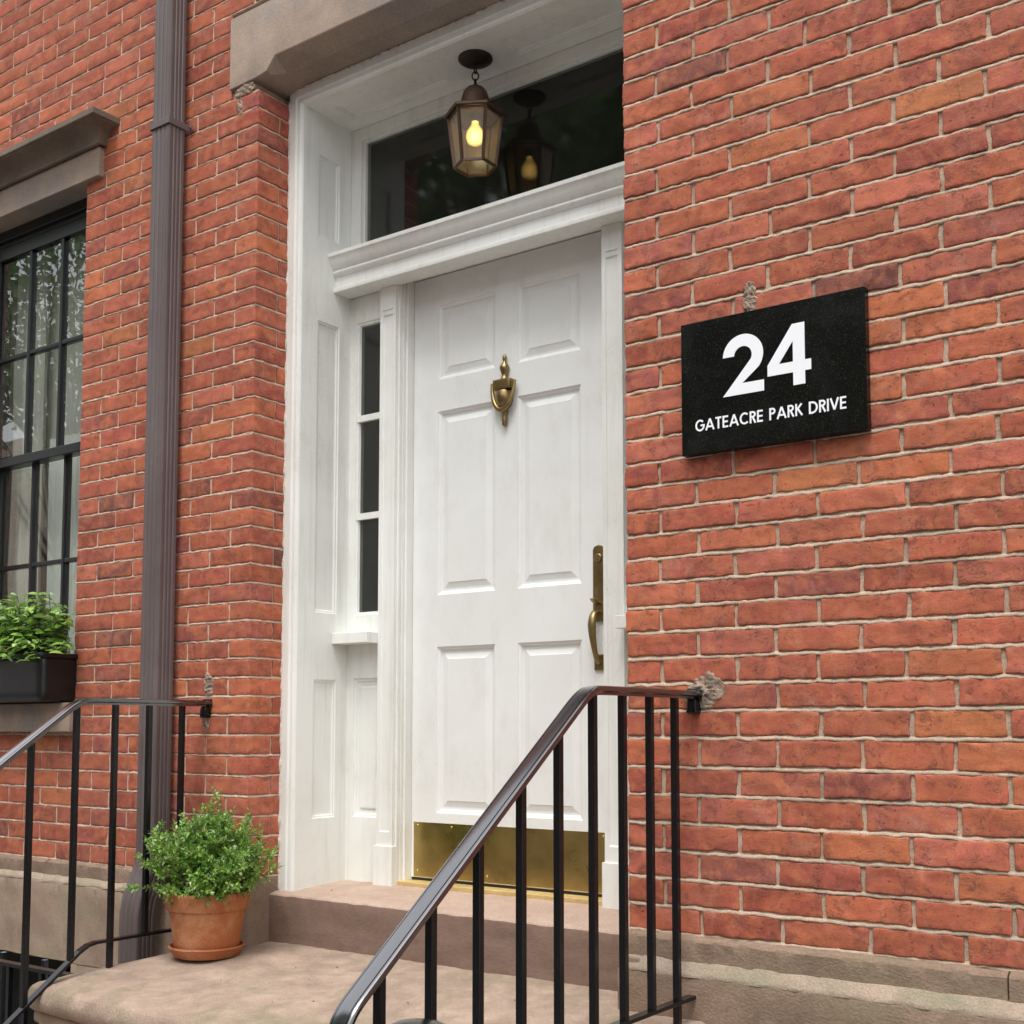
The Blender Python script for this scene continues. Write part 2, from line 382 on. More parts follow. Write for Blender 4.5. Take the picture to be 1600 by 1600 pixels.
# ---------------------------------------------------------------- the setting
mb = MB(); mb.box(-60, 60, -3.9, -.7, -1.15, -.95); mb.box(.3, 60, -.7, .1, -1.15, -.9501)
o = mb.build('sidewalk', 'sidewalk'); o['kind'] = 'structure'
mb = MB(); mb.add([(-90, -60, -1.1), (90, -60, -1.1), (90, -3.9, -1.1), (-90, -3.9, -1.1)], [(0, 1, 2, 3)])
o = mb.build('road', 'asphalt'); o['kind'] = 'structure'
mb = MB(); mb.add([(-60, -.7, -2.1), (.3, -.7, -2.1), (.3, .6, -2.1), (-60, .6, -2.1)], [(0, 1, 2, 3)])
mb.add([(-60, -.7, -2.1), (-60, -.7, -.951), (.3, -.7, -.951), (.3, -.7, -2.1)], [(0, 1, 2, 3)])
o = mb.build('areaway_floor', 'sidewalk'); o['kind'] = 'structure'

# ---------------------------------------------------------------- the townhouse
house = thing('brick_townhouse', 'red brick townhouse front with brownstone trim and a recessed white doorway', 'townhouse', (-.74, 0, 0))
XL, XR = -1.485, 0.0
PAL = [(.47, .132, .074), (.51, .150, .078), (.43, .114, .068), (.46, .125, .072), (.40, .104, .070), (.55, .178, .078), (.34, .100, .080), (.50, .150, .098)]
PALW = [5, 4, 5, 5, 4, 2.2, 2.4, 4]
ODD = [(.25, .092, .075), (.49, .185, .072), (.20, .085, .07)]
def tint(r):
    c = r.choices(PAL, PALW)[0] if r.random() > .045 else r.choice(ODD)
    k = r.uniform(.82, 1.20); return tuple(v*k*q*r.uniform(.97, 1.03) for v, q in zip(c, (.81, .765, .79)))
br = random.Random(5); SEED = [100]
def brick(mb, x0, x1, z0, z1, y0=0.0, y1=.03, step=.008, rad=.0045, irr=.0011, faces='FTBLR', rot=None):
    SEED[0] += 17; lt = x1 < XL + .01
    dy = br.uniform(-.0018, .0022); ty = br.uniform(-.008, .008); tz = br.uniform(-.008, .008)
    if lt: dy *= .5; ty *= .4; tz *= .4
    dz = br.uniform(-.0009, .0009); cx, cz = (x0 + x1)/2, (z0 + z1)/2; roll = br.uniform(-.004, .004)
    def warp(P):
        P = P.copy(); dx_ = P[..., 0] - cx; dz_ = P[..., 2] - cz
        P[..., 1] += dy + dx_*ty + dz_*tz*3; P[..., 2] += dz + dx_*roll
        return P if rot is None else rot(P)
    rbox(mb, (x0, y0, z0), (x1, y1, z1), rad, step, warp, faces, tint(br), [br.random() for _ in range(3)], irr=irr, seed=SEED[0])

# --- right wall: measured bed joints
zR = [.193, .262, .332, .403, .475, .548, .620, .696, .766, .836, .905, .974, 1.041, 1.106, 1.171, 1.236, 1.302, 1.367, 1.432, 1.497, 1.563, 1.631, 1.698, 1.766, 1.835, 1.905, 1.973, 2.042, 2.108, 2.175, 2.243, 2.311, 2.378, 2.444, 2.513, 2.581, 2.652, 2.722]
while zR[-1] < 4.4: zR.append(zR[-1] + .0685)
PITCH = .217
def bed(mb, x0, x1, z, h, step=.010, seed=0, lip=.0005, rec=.0085, yb=0.0, rot=None):
    """weathered bed joint: flush at its foot, recessed under the brick above"""
    n = max(2, int((x1 - x0)/step)); xs = np.linspace(x0, x1, n)
    rows = []
    for k, (t, y) in enumerate(((-.62, .012), (-.52, yb + lip + .001), (-.28, yb + lip - .0006), (.12, yb + lip + .002), (.5, yb + rec), (.75, yb + rec + .004))):
        P = np.zeros((n, 3)); P[:, 0] = xs; P[:, 2] = z + t*h; P[:, 1] = y
        P[:, 1] += snoise(P*np.array([1, 1, 2]), seed + 3, .03)*.0011 + snoise(P, seed + 9, .009)*.0006
        P[:, 2] += snoise(P*np.array([1, 0, 0]), seed + 5, .05)*.0011 + snoise(P*np.array([1, 0, 0]), seed + 6, .013)*.0007
        rows.append(P)
    P = np.array(rows); P = P if rot is None else rot(P)
    mb.grid(P)
def backing(mb, x0, x1, z0, z1, y=.0055, seed=0, step=.02, rot=None):
    nx = max(2, int((x1 - x0)/step)); nz = 5
    a, b = np.meshgrid(np.linspace(x0, x1, nx), np.linspace(z0, z1, nz), indexing='ij')
    P = np.stack([a, np.full_like(a, y), b], -1); P[..., 1] += snoise(P, seed, .03)*.0012
    P = P if rot is None else rot(P)
    mb.grid(P)
def course(bmb, mmb, x0, x1, za, zb, first, jt, hb, from_right=False, fine=True, right_open=False, left_open=False, seed=0, skip=None):
    """one course between bed joints za, zb; first = length of the brick at the anchored end"""
    z0, z1 = za + hb/2, zb - hb/2; edges = []; x = x1 if from_right else x0; L = first
    while True:
        nx = x - L if from_right else x + L
        nx = max(nx, x0) if from_right else min(nx, x1)
        if from_right and nx - x0 < .04: nx = x0
        a, b = (nx, x) if from_right else (x, nx)
        if b - a > .03: edges.append((a, b))
        x = nx - jt if from_right else nx + jt
        L = PITCH - jt + br.uniform(-.003, .003)
        if (from_right and x <= x0 + .02) or (not from_right and x >= x1 - .02): break
    for (a, b) in edges:
        if skip and skip(a, b, z0, z1): continue
        far = a > 1.6 or b < -3.7 or z0 > 3.3
        st = .03 if far else (.0072 if fine else .0085)
        brick(bmb, a, b, z0 + br.uniform(-.0016, .0012), z1 + br.uniform(-.0012, .0012), step=st, rad=.0034 if fine else .003, irr=.0017 if fine else .0011)
    backing(mmb, x0, x1, za, zb, seed=seed, y=.0058 if fine else .0035)

bR, mR = MB(), MB()
for i in range(len(zR) - 1):
    za, zb = zR[i], zR[i+1]; xr = 3.4
    first = .100 if i % 2 == 1 else .207
    # the wall's free edge: bricks there show their flank to the doorway
    course(bR, mR, XR + .001 + br.uniform(-.0035, .003), xr, za, zb, first + br.uniform(-.003, .003), .0102, .0112, seed=i*31)
    if i: bed(mR, XR + .004, xr, za, .0128, seed=i*53)
bed(mR, XR + .002, 3.4, .195, .012, seed=7)
bR.build('brick_facing', 'brick', house, smooth='all', recalc=False, label='brick wall to the right of the doorway, behind the black sign')
mR.build('mortar', 'mortar', house, smooth='all', recalc=False)
# reveal of the right wall (faces the doorway), plain brick returns
mb = MB()
for i in range(len(zR) - 1):
    if zR[i] > 3.3: break
    def rotR(P):    # local x -> +y (into the doorway), local front -> -x
        return np.stack([XR + P[..., 1], P[..., 0], P[..., 2]], -1)
    ln = .10 if i % 2 == 0 else .15
    brick(mb, .006, ln, zR[i] + .006, zR[i+1] - .006, y0=.002, y1=.02, step=.02, rot=rotR)
mb.build('brick_return', 'brick', house, smooth='all', recalc=True)
mb = MB(); mb.box(XR + .006, 3.4, .012, .4, .19, 4.45); mb.build('brick_backing', 'mortar', house)

# --- left wall
zL = [.215]
for k in range(8): zL.append(.215 + (k + 1)*.0688)
while zL[-1] < 4.4: zL.append(zL[-1] + .06482)
WX0, WX1, WZ0, WZ1 = -3.36, -2.478, .82, 2.888
bL, mL = MB(), MB()
for i in range(len(zL) - 1):
    za, zb = zL[i], zL[i+1]; zm = (za + zb)/2
    right = XL if zb < 3.03 or za > 3.27 else -1.63
    if za > 3.27: right = 0.0
    hb = .0085
    cuts = [(-5.2, right)]
    if WZ0 < zm < WZ1: cuts = [(WX1, right), (-5.2, WX0)]
    for (a, b) in cuts:
        ff = (a != -5.2)
        if b == WX0:
            course(bL, mL, a, b, za, zb, .207 if i % 2 else .10, .0085, hb, from_right=True, fine=False, seed=i*31 + 5)
        elif b == XL:
            first = .212 if i % 2 == 0 else .104
            # corner brick: carries on round the corner
            z0, z1 = za + hb/2, zb - hb/2
            brick(bL, XL - first, XL, z0, z1, y0=0, y1=.102 if i % 2 == 0 else .158, step=.0085, rad=.004, irr=.0010)
            if i % 2 == 0: brick(bL, XL - .03, XL - .0005, z0, z1, y0=.110, y1=.158, step=.009, rad=.004, irr=.0010)
            course(bL, mL, a, XL - first - .0085, za, zb, PITCH - .0085, .0085, hb, from_right=True, fine=False, seed=i*31 + 5)
            backing(mL, XL - first - .0086, XL - .004, za, zb, seed=i, y=.0035)
        else:
            course(bL, mL, a, b, za, zb, .207 if i % 2 else .10, .0085, hb, from_right=True, fine=False, seed=i*31 + 5)
        bed(mL, a, b - .002, za, .0092, seed=i*77, rec=.005, lip=.0008)
    if zm < 3.0:   # mortar of the reveal
        def rotL(P): return np.stack([XL - P[..., 1], P[..., 0], P[..., 2]], -1)
        bed(mL, .002, .158, za, .0092, seed=i*77 + 4, rec=.005, lip=.0008, rot=rotL)
        backing(mL, .004, .158, za, zb, seed=i + 3, rot=rotL)
bL.build('brick_facing', 'brick', house, smooth='all', recalc=False, label='brick wall to the left of the doorway around the black window')
mL.build('mortar', 'mortar_pale', house, smooth='all', recalc=False)
mb = MB(); mb.box(WX1 + .004, XL - .034, .012, .4, .2, 3.04); mb.box(-5.2, WX0 - .004, .012, .4, .2, 4.45)
mb.box(WX0 - .004, WX1 + .004, .012, .4, .2, .81); mb.box(WX0 - .004, 0, .012, .4, 3.05, 4.45)
mb.build('brick_backing', 'mortar_pale', house)

# --- base courses (water table), chamfered ledges
def ybase(q, seed, a):
    return q + a*snoise(np.array([[0, 0, 0]]), seed, 1)[0]*0
def base_block(name, x0, x1, prof, mat, seed, amp=.0016, step=.014):
    P = []; xs = np.linspace(x0, x1, max(2, int((x1 - x0)/step)))
    for (y, z) in prof:
        p = np.stack([xs, np.full_like(xs, y), np.full_like(xs, z)], -1)
        p[:, 1] += snoise(p, seed, .09)*amp + snoise(p, seed + 4, .02)*amp*.5
        p[:, 2] += snoise(p, seed + 2, .11)*amp*.8
        P.append(p)
    mb = MB(); mb.grid(np.array(P), flip=False)
    for xe, k in ((0, 0), (-1, 1)):
        pts = [p[xe] for p in P] + [np.array([P[-1][xe][0], .1, P[-1][xe][2]]), np.array([P[0][xe][0], .1, P[0][xe][2]])]
        mb.add(pts, [tuple(range(len(pts)))])
    return mb.build(name, mat, house, smooth=True)
def fine(prof, step=.02):
    out = [prof[0]]
    for a, b in zip(prof[:-1], prof[1:]):
        n = max(1, int(math.hypot(b[0]-a[0], b[1]-a[1])/step))
        out += [(a[0] + (b[0]-a[0])*t/n, a[1] + (b[1]-a[1])*t/n) for t in range(1, n+1)]
    return out
# right: upper course, ledge, lower course
for (xa, xb, sd) in ((.002, .962, 1), (.966, 2.2, 2), (2.204, 3.4, 3)):
    base_block('base_course', xa, xb, fine([(.05, .192), (.004, .193), (-.014, .184), (-.018, .178), (-.018, .129)]), 'brownstone_base', sd)
    base_block('base_ledge', xa - .008, xb, fine([(-.014, .131), (-.019, .130), (-.034, .106), (-.037, .100), (-.037, .094)]), 'ledge', sd + 20)
base_block('base_course', -.012, 3.4, fine([(-.02, .0945), (-.036, .0945), (-.038, .09), (-.038, -.95)], .05), 'brownstone_base', 44)
for (xa, xb, sd) in ((-5.2, -2.6, 4), (-2.597, XL - .002, 5)):
    base_block('base_course', xa, xb, fine([(.05, .214), (.002, .215), (-.012, .209), (-.016, .203), (-.016, .158)]), 'brownstone_base', sd)
    base_block('base_ledge', xa, xb, fine([(-.012, .1595), (-.017, .1585), (-.031, .142), (-.033, .138), (-.033, .132)]), 'ledge', sd + 20)
base_block('base_course', -5.2, XL - .002, fine([(-.02, .1325), (-.031, .1325), (-.033, .128), (-.033, -.155)], .04), 'brownstone', 47)
base_block('base_course', -2.40, XL - .002, fine([(-.02, -.158), (-.031, -.158), (-.033, -.165), (-.033, -2.1)], .06), 'brownstone', 48)
base_block('base_course', -5.2, -3.5, fine([(-.02, -.158), (-.031, -.158), (-.033, -.165), (-.033, -2.1)], .06), 'brownstone', 49)
mb = MB(); mb.box(-3.5, -2.4, .25, .3, -2.1, -.158); mb.build('basement_recess', 'dark_room', house)
mb = MB()
for k in range(8): mb.box(-3.45 + k*.14, -3.43 + k*.14, -.02, 0, -2.0, -.17)
mb.build('basement_grille', 'black_paint', house)
# return of the base into the doorway, left and right
mb = MB(); rbox(mb, (XL - .06, -.03, -.2), (XL + .001, .170, .214), .006, .03, faces='FTBR', irr=.0012, seed=5); 
mb.build('base_return', 'brownstone_base', house, smooth=True)
mb = MB(); rbox(mb, (XR - .012, -.03, -.2), (XR + .05, .170, .125), .006, .03, faces='FTL', irr=.0012, seed=8)
mb.build('base_return', 'brownstone_base', house, smooth=True)

# --- door lintel with stopped chamfer
mb = MB(); x0, x1 = -1.63, .15
xs = [x0, -1.50, -1.438, -1.398, -.087, -.047, .02, x1]
zc = [3.006, 3.008, 3.016, 3.060, 3.060, 3.016, 3.008, 3.006]; yc = [-.006, -.006, -.006, -.006, -.006, -.006, -.006, -.006]
yi = [.0, .0, .012, .055, .055, .012, .0, .0]; zi = [3.006, 3.006, 3.010, 3.018, 3.018, 3.010, 3.006, 3.006]
rows = [[(x, .02, 3.272) for x in xs], [(x, -.004, 3.272) for x in xs], [(x, -.006, 3.268) for x in xs], [(x, y, z) for x, y, z in zip(xs, yc, zc)], [(x, y, z) for x, y, z in zip(xs, yi, zi)], [(x, .2, z) for x, z in zip(xs, zi)]]
mb.grid(rows, flip=True); n = len(xs)
mb.add([rows[k][0] for k in range(6)] + [(x0, .2, 3.272)], [tuple(range(7))])
mb.build('door_lintel', 'lintel', house, smooth=True, bevel=.003)

# --- window lintel, cornice, sill
mb = MB(); extrude_x(mb, [(.10, 2.886), (-.022, 2.886), (-.024, 2.889), (-.024, 3.005), (.10, 3.005)], -3.49, -2.370)
mb.build('window_lintel', 'lintel', house, bevel=.004)
mb = MB()
prof = [(-.026, 3.0055), (-.040, 3.0055), (-.042, 3.008), (-.042, 3.016), (-.038, 3.018), (-.039, 3.030), (-.045, 3.045), (-.056, 3.057), (-.072, 3.065), (-.092, 3.069), (-.104, 3.070), (-.106, 3.074), (-.116, 3.075), (-.118, 3.078), (-.118, 3.098), (-.115, 3.101), (.05, 3.125)]
def hood(prof, xl, xr):
    rows = []
    for (y, z) in prof:
        e = -y if y < 0 else 0.0
        rows.append([(xl - e, .02, z), (xl - e, y, z), (xr + e*.9, y, z), (xr + e*.9, .02, z)])
    return rows
rows = hood(prof, -3.46, -2.385); mb.grid(rows, flip=False)
mb.build('window_cornice', 'cornice_stone', house, smooth=True, angle=25)
mb = MB(); rbox(mb, (-3.42, -.052, .705), (-2.425, .10, .818), .006, .04, irr=.0008, seed=3); mb.build('window_sill', 'lintel', house, smooth=True)
# window recess linings
mb = MB(); mb.box(WX1 - .001, WX1 + .03, .03, .10, WZ0, WZ1); mb.box(WX0 - .03, WX0 + .001, .03, .10, WZ0, WZ1)
mb.build('window_lining', 'brick', house)

# --- sash window
mb = MB()
mb.box(WX0, WX0 + .055, .085, .20, .818, 2.884); mb.box(WX1 - .055, WX1, .085, .20, .818, 2.884)
mb.box(WX0 + .055, WX1 - .055, .085, .20, 2.82, 2.884); mb.box(WX0 + .055, WX1 - .055, .085, .20, .818, .872)
mb.box(WX0 + .001, WX0 + .03, .07, .085, .82, 2.86); mb.box(WX1 - .03, WX1 - .001, .07, .085, .82, 2.86)
mb.box(WX0 + .031, WX1 - .031, .07, .085, 2.84, 2.883)
win = mb.build('window', 'win_black', house, bevel=.003, label='black sash window with small panes')
gx = [-3.229, -2.999, -2.769, -2.539]
def sash(y, z0, z1, zm, bot, top, nm, panes):
    mb = MB(); yo, yi = y - .018, y + .018
    mb.box(gx[0] - .05, gx[0], yo, yi, z0 - bot, z1 + top); mb.box(gx[3], gx[3] + .03, yo, yi, z0 - bot, z1 + top)
    mb.box(gx[0], gx[3], yo + .0005, yi - .0005, z0 - bot, z0); mb.box(gx[0], gx[3], yo + .0005, yi - .0005, z1, z1 + top)
    for k in (1, 2): mb.box(gx[k] - .009, gx[k] + .009, yo + .003, yi - .003, z0, z1)
    for zz in zm: mb.box(gx[0], gx[3], yo + .005, yi - .005, zz - .009, zz + .009)
    s = mb.build(nm, 'win_black', win, bevel=.0025)
    zz = [z0] + zm + [z1]
    for a in range(3):
        for b in range(len(zz) - 1):
            p = MB(); p.box(gx[a] + .0095, gx[a+1] - .0095, y - .002, y + .002, zz[b] + .0095, zz[b+1] - .0095); panes.append(p)
panes = []
sash(.105, 1.880, 2.765, [2.318], .04, .055, 'upper_sash', panes)
sash(.145, .972, 1.845, [1.410], .098, .035, 'lower_sash', panes)
for p in panes: p.build('pane', 'glass', win)
# interior
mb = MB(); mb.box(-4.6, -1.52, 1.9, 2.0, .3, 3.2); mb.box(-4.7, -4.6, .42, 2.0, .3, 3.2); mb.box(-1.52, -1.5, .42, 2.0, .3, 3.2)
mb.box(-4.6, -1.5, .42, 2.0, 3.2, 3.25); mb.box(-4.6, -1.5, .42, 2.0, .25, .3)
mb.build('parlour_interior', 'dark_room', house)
def curtain(x0, x1, z0, z1, y, amp, wl, mat, seed, lab=None):
    n = int((x1 - x0)/.008); xs = np.linspace(x0, x1, n); zs = np.linspace(z0, z1, 8); P = np.zeros((n, 8, 3))
    P[..., 0] = xs[:, None]; P[..., 2] = zs[None]
    ph = np.cumsum(1 + .35*snoise(np.stack([xs, xs*0, xs*0], -1), seed, .2))*(xs[1] - xs[0])
    P[..., 1] = y + amp*np.sin(ph*2*np.pi/wl)[:, None]*(1 + .1*zs[None]) + .004*snoise(P, seed + 2, .6)
    mb = MB(); mb.grid(P); return mb.build('curtain', mat, win, smooth='all', label=lab)
curtain(-3.33, -3.07, .85, 2.85, .235, .014, .06, 'drape', 3)
curtain(-3.07, -2.50, .85, 1.98, .25, .008, .05, 'curtain', 4)
mb = MB(); mb.box(-3.33, -2.5, .27, .275, 1.6, 2.86); mb.build('blind', 'drape', win)

# ---------------------------------------------------------------- doorway joinery
SX = -1.42; SXR = -.065; ZC = 2.955         # reveal planes and ceiling
def zstep(y): return float(np.interp(y, [.10, .13, .165, .41, .9], [.155, .162, .166, .178, .182]))
mb = MB()
# outer casing: stepped moulding on three sides, swept round the opening
cas = [(-1.484, .158), (-1.484, .150), (-1.462, .1465), (-1.450, .147), (-1.447, .153), (-1.437, .1535), (-1.431, .149), (-1.424, .152), (-1.42, .160), (-1.42, .175)]
rows = []
for (x, y) in cas:
    o = x - SX; zt = ZC - o; xr = SXR - o
    rows.append([(x, y, .150), (x, y, zt), (xr, y, zt), (xr, y, .150)])
mb.grid(rows)
surround = mb.build('door_surround', 'white', house, smooth=True, angle=20, label='white panelled timber surround of the front door')
# panelled reveals
prof = [(0, 0), (.003, .004), (.008, .0045), (.011, .009), (.016, .010), (.019, .010)]
def fL(u, v, d): return (SX - d, u, v)
def fR(u, v, d): return (SXR + d, u, v)
for fn, nm in ((fL, 'reveal_panel'), (fR, 'reveal_panel')):
    mb = MB(); holes = [(.240, .352, .405, .893), (.240, .352, 1.130, 2.188), (.237, .345, 2.500, 2.803)]
    panel_face(mb, fn, [.175, .240, .352, .237, .345, .412], [.150, .405, .893, 1.130, 2.188, 2.5, 2.803, 2.956], holes, prof)
    mb.build(nm, 'white', surround)
# ceiling
mb = MB()
def fC(u, v, d): return (u, v, ZC + d)
holes = [(-1.345, -.90, .235, .345), (-.605, -.14, .235, .345)]
panel_face(mb, fC, [SX, -1.345, -.90, -.605, -.14, SXR], [.174, .235, .345, .46], holes, prof)
mb.build('ceiling_panel', 'white', surround)
# transom light
mb = MB()
mb.box(SX + .001, -1.370, .405, .455, 2.44, ZC - .001); mb.box(-.115, SXR - .001, .405, .455, 2.44, ZC - .001)
mb.box(-1.370, -.115, .4055, .455, 2.910, ZC - .001); mb.box(-1.370, -.115, .4055, .455, 2.44, 2.475)
mb.box(-1.370, -1.361, .418, .45, 2.475, 2.91); mb.box(-1.361, -.124, .418, .45, 2.902, 2.91)
tr = mb.build('transom_window', 'white', house, bevel=.002, label='wide dark transom window above the door')
p = MB(); p.box(-1.361, -.124, .432, .436, 2.475, 2.902); p.build('pane', 'dark_glass', tr)
# cornice
mb = MB()
prof = [(.44, 2.468), (.292, 2.449), (.288, 2.446), (.288, 2.434), (.293, 2.431), (.296, 2.427), (.300, 2.415), (.306, 2.403), (.315, 2.394), (.319, 2.391), (.316, 2.387), (.314, 2.382), (.316, 2.376), (.322, 2.371), (.329, 2.3685),
        (.330, 2.332), (.328, 2.329), (.320, 2.327), (.3185, 2.322), (.320, 2.311), (.323, 2.309), (.40, 2.309), (.402, 2.311), (.402, 2.345), (.44, 2.345)]
extrude_x(mb, prof, SX + .0005, SXR - .0005)
mb.build('cornice', 'white', surround, smooth=True, angle=35)
# head lining under the cornice down to the door
mb = MB(); mb.box(SX + .001, SXR - .001, .441, .52, 2.337, 2.468)
mb.box(-1.1745, -.3105, .4025, .4405, 2.337, 2.3445)
mb.build('head_jamb', 'white', surround, bevel=.002)
# pilasters
def pilaster(x0, x1, inner):
    mb = MB(); yf = .385
    def fP(u, v, d): return (u, yf + d, v)
    pr = [(0, 0), (.002, .0035), (.006, .005), (.008, .005)]
    panel_face(mb, fP, [x0, x0 + .014, x1 - .014, x1], [.16, .315, .36, 2.205, 2.308], [(x0 + .014, x1 - .014, .36, 2.205)], pr)
    mb.add([(x0, yf, .16), (x0, .47, .16), (x0, .47, 2.337), (x0, yf, 2.337)], [(0, 1, 2, 3)])
    mb.add([(x1, yf, .16), (x1, .43, .16), (x1, .43, 2.337), (x1, yf, 2.337)], [(0, 1, 2, 3)])
    # plinth block, tiny notch panel
    mb.box(x0 - .006, x1 + .006, yf - .008, .44, .15, .312)
    mb.prism([(x0 + .014, 2.222), (x1 - .014, 2.222), (x1 - .014, 2.229), (x0 + .014, 2.229)], lambda u, v, d: (u, yf + d, v), -.0035, .001)
    return mb.build('pilaster', 'white', surround, bevel=.0012)
pilaster(-1.249, -1.175, 1); pilaster(-.310, -.236, -1)
for (a, b, c, d) in ((-1.1755, -1.168, -1.168, -1.156), (-.317, -.3095, -.329, -.317)):
    mb = MB(); mb.box(a, b, .40, .44, .165, 2.3365); mb.box(c, d, .43, .50, .165, 2.3365)
    if a < -1: mb.box(-1.1675, -1.1635, .415, .43, .165, 2.336)
    mb.build('door_jamb', 'white', surround, bevel=.0015)
# sidelights
def sidelight(sx0, sx1, lab):
    """panelled sidelight; sx0 next to the reveal"""
    x0, x1 = min(sx0, sx1), max(sx0, sx1); Y = .410; mb = MB()
    def fS(u, v, d): return (u, Y + d, v)
    gl = (x0 + .046, x1 - .012) if sx0 < sx1 else (x0 + .012, x1 - .046)
    a, b = gl[0] - .014, gl[1] + .010
    pr = [(0, 0), (.003, .006), (.010, .007), (.0125, .012), (.028, .013), (.031, .008), (.034, .007)]
    us = [x0, a, b, x1]; vs = [.165, .405, .900, 1.045, 1.128, 2.212, 2.345]
    def face(holes):
        m3 = MB()
        for i in range(3):
            for j in range(6):
                cu, cv = (us[i] + us[i+1])/2, (vs[j] + vs[j+1])/2
                if any(h[0] < cu < h[1] and h[2] < cv < h[3] for h in holes): continue
                m3.add([fS(us[i], vs[j], 0), fS(us[i+1], vs[j], 0), fS(us[i+1], vs[j+1], 0), fS(us[i], vs[j+1], 0)], [(0, 1, 2, 3)])
        return m3
    m3 = face([(a, b, .405, .9), (a, b, 1.128, 2.212)])
    L = []
    for ins, d in pr: L.append([fS(a + ins, .405 + ins, d), fS(b - ins, .405 + ins, d), fS(b - ins, .9 - ins, d), fS(a + ins, .9 - ins, d)])
    m3.grid(np.array(L), closed=True); m3.add(L[-1], [(0, 1, 2, 3)])
    L = []
    for ins, d in [(0, 0), (.003, .005), (.009, .006), (.012, .014), (.012, .03)]: L.append([fS(a + ins, 1.128 + ins, d), fS(b - ins, 1.128 + ins, d), fS(b - ins, 2.212 - ins, d), fS(a + ins, 2.212 - ins, d)])
    m3.grid(np.array(L), closed=True)
    for zz in (1.489, 1.852): m3.box(a + .004, b - .004, Y + .001, Y + .028, zz - .0115, zz + .0115)
    s = m3.build('sidelight', 'white', house, bevel=0, label=lab)
    for (z0, z1) in ((1.14, 1.4775), (1.5005, 1.8405), (1.8635, 2.20)):
        p = MB(); p.box(a + .012, b - .012, Y + .015, Y + .018, z0, z1); p.build('pane', 'dark_glass', s)
    # shelf
    p = MB(); 
    lo, hi = (x0 - 0.0, x1) ; p.box(lo + .0006, hi - .0006, .328, Y - .0004, 1.021, 1.060); p.build('shelf', 'white', s, bevel=.002)
    return s
sidelight(SX, -1.2495, 'narrow white sidelight left of the front door'); sidelight(SXR, -.2355, 'narrow white sidelight right of the front door')

# peeling caulk between brick and casing
def caulk(name, P0, P1, w, seed, nrm):
    n = 160; P0 = np.array(P0, float); P1 = np.array(P1, float); path = P0 + (P1 - P0)*np.linspace(0, 1, n)[:, None]
    k = .9 + .5*snoise(path, seed, .05) + .35*snoise(path, seed + 1, .016); k = np.clip(k, .12, 2.2)
    a = np.linspace(0, 2*np.pi, 8, endpoint=False)
    mb = MB(); mb.sweep(path, [(w*math.cos(t), w*math.sin(t)) for t in a], up0=nrm, scale=k); return mb.build(name, 'caulk', surround, smooth='all')
caulk('caulk', (XL + .001, .150, .16), (XL + .001, .150, 2.98), .0042, 3, (0, 1, 0))
caulk('caulk', (XL + .01, .150, 3.014), (XR - .01, .150, 3.014), .005, 5, (0, 1, 0))
caulk('caulk', (XR - .001, .150, .16), (XR - .001, .150, 2.98), .0045, 8, (0, 1, 0))

# hall behind transom and sidelights
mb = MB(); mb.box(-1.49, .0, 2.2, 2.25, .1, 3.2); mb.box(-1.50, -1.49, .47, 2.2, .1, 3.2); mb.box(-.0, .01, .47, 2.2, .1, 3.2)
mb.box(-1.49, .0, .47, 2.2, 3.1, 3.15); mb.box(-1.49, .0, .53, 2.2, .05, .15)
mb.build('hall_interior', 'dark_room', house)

# front door
mb = MB(); DY = .465; dx0, dx1, dz0, dz1 = -1.1545, -.3305, .203, 2.3335
PX = [(-1.043, -.790), (-.695, -.442)]; PZ = [(.425, 1.003), (1.186, 1.838), (1.955, 2.222)]
PZ = [(.428, 1.004), (1.186, 1.840), (1.955, 2.224)]
def fD(u, v, d): return (u, DY + d, v)
holes = [(a, b, c, d) for a, b in PX for c, d in PZ]
us = [dx0, dx1] + [v for p in PX for v in p]; vs = [dz0, dz1] + [v for p in PZ for v in p]
prof = [(0, 0), (.002, .004), (.006, .0052), (.010, .0075), (.013, .0125), (.016, .0130), (.022, .0130), (.042, .0078), (.0435, .0060), (.045, .0060)]
panel_face(mb, fD, us, vs, holes, prof)
for q in ([(dx0, dz0), (dx0, dz1)], [(dx1, dz0), (dx1, dz1)], [(dx0, dz0), (dx1, dz0)], [(dx0, dz1), (dx1, dz1)]):
    (a, b), (c, d) = q; mb.add([fD(a, b, 0), fD(c, d, 0), fD(c, d, .045), fD(a, b, .045)], [(0, 1, 2, 3)])
door = thing('front_door', 'white six panel front door with brass knocker, handle and kick plate', 'door', (dx0, DY + .045, .2))
mb.build('door_leaf', 'door_white', door)
mb = MB(); mb.box(dx0 - .012, dx1 + .012, .507, .512, .19, 2.34); mb.build('door_stop', 'white', surround)
# kick plate with screws
mb = MB(); mb.box(dx0 + .012, dx1 - .012, DY - .0025, DY - .0002, .206, .394); kp = mb.build('kick_plate', 'brass_bright', door, bevel=.0008)
sm = MB(); sm.lathe([(.0001, DY - .0052), (.003, DY - .0048), (.0042, DY - .0028)], (dx0 + .03, 0, .226), 10, 'y')
s0 = sm.build('screw', 'brass_bright', kp, smooth='all')
for k in range(6):
    for zz in (0, .156):
        if k or zz:
            c = s0.copy(); COL.objects.link(c); c.parent = kp; c.location = (k*.1522, 0, zz)
mb = MB(); mb.box(dx0 - .001, dx1 + .001, DY + .004, DY + .04, .188, .2025); mb.build('door_sweep', 'win_black', door)
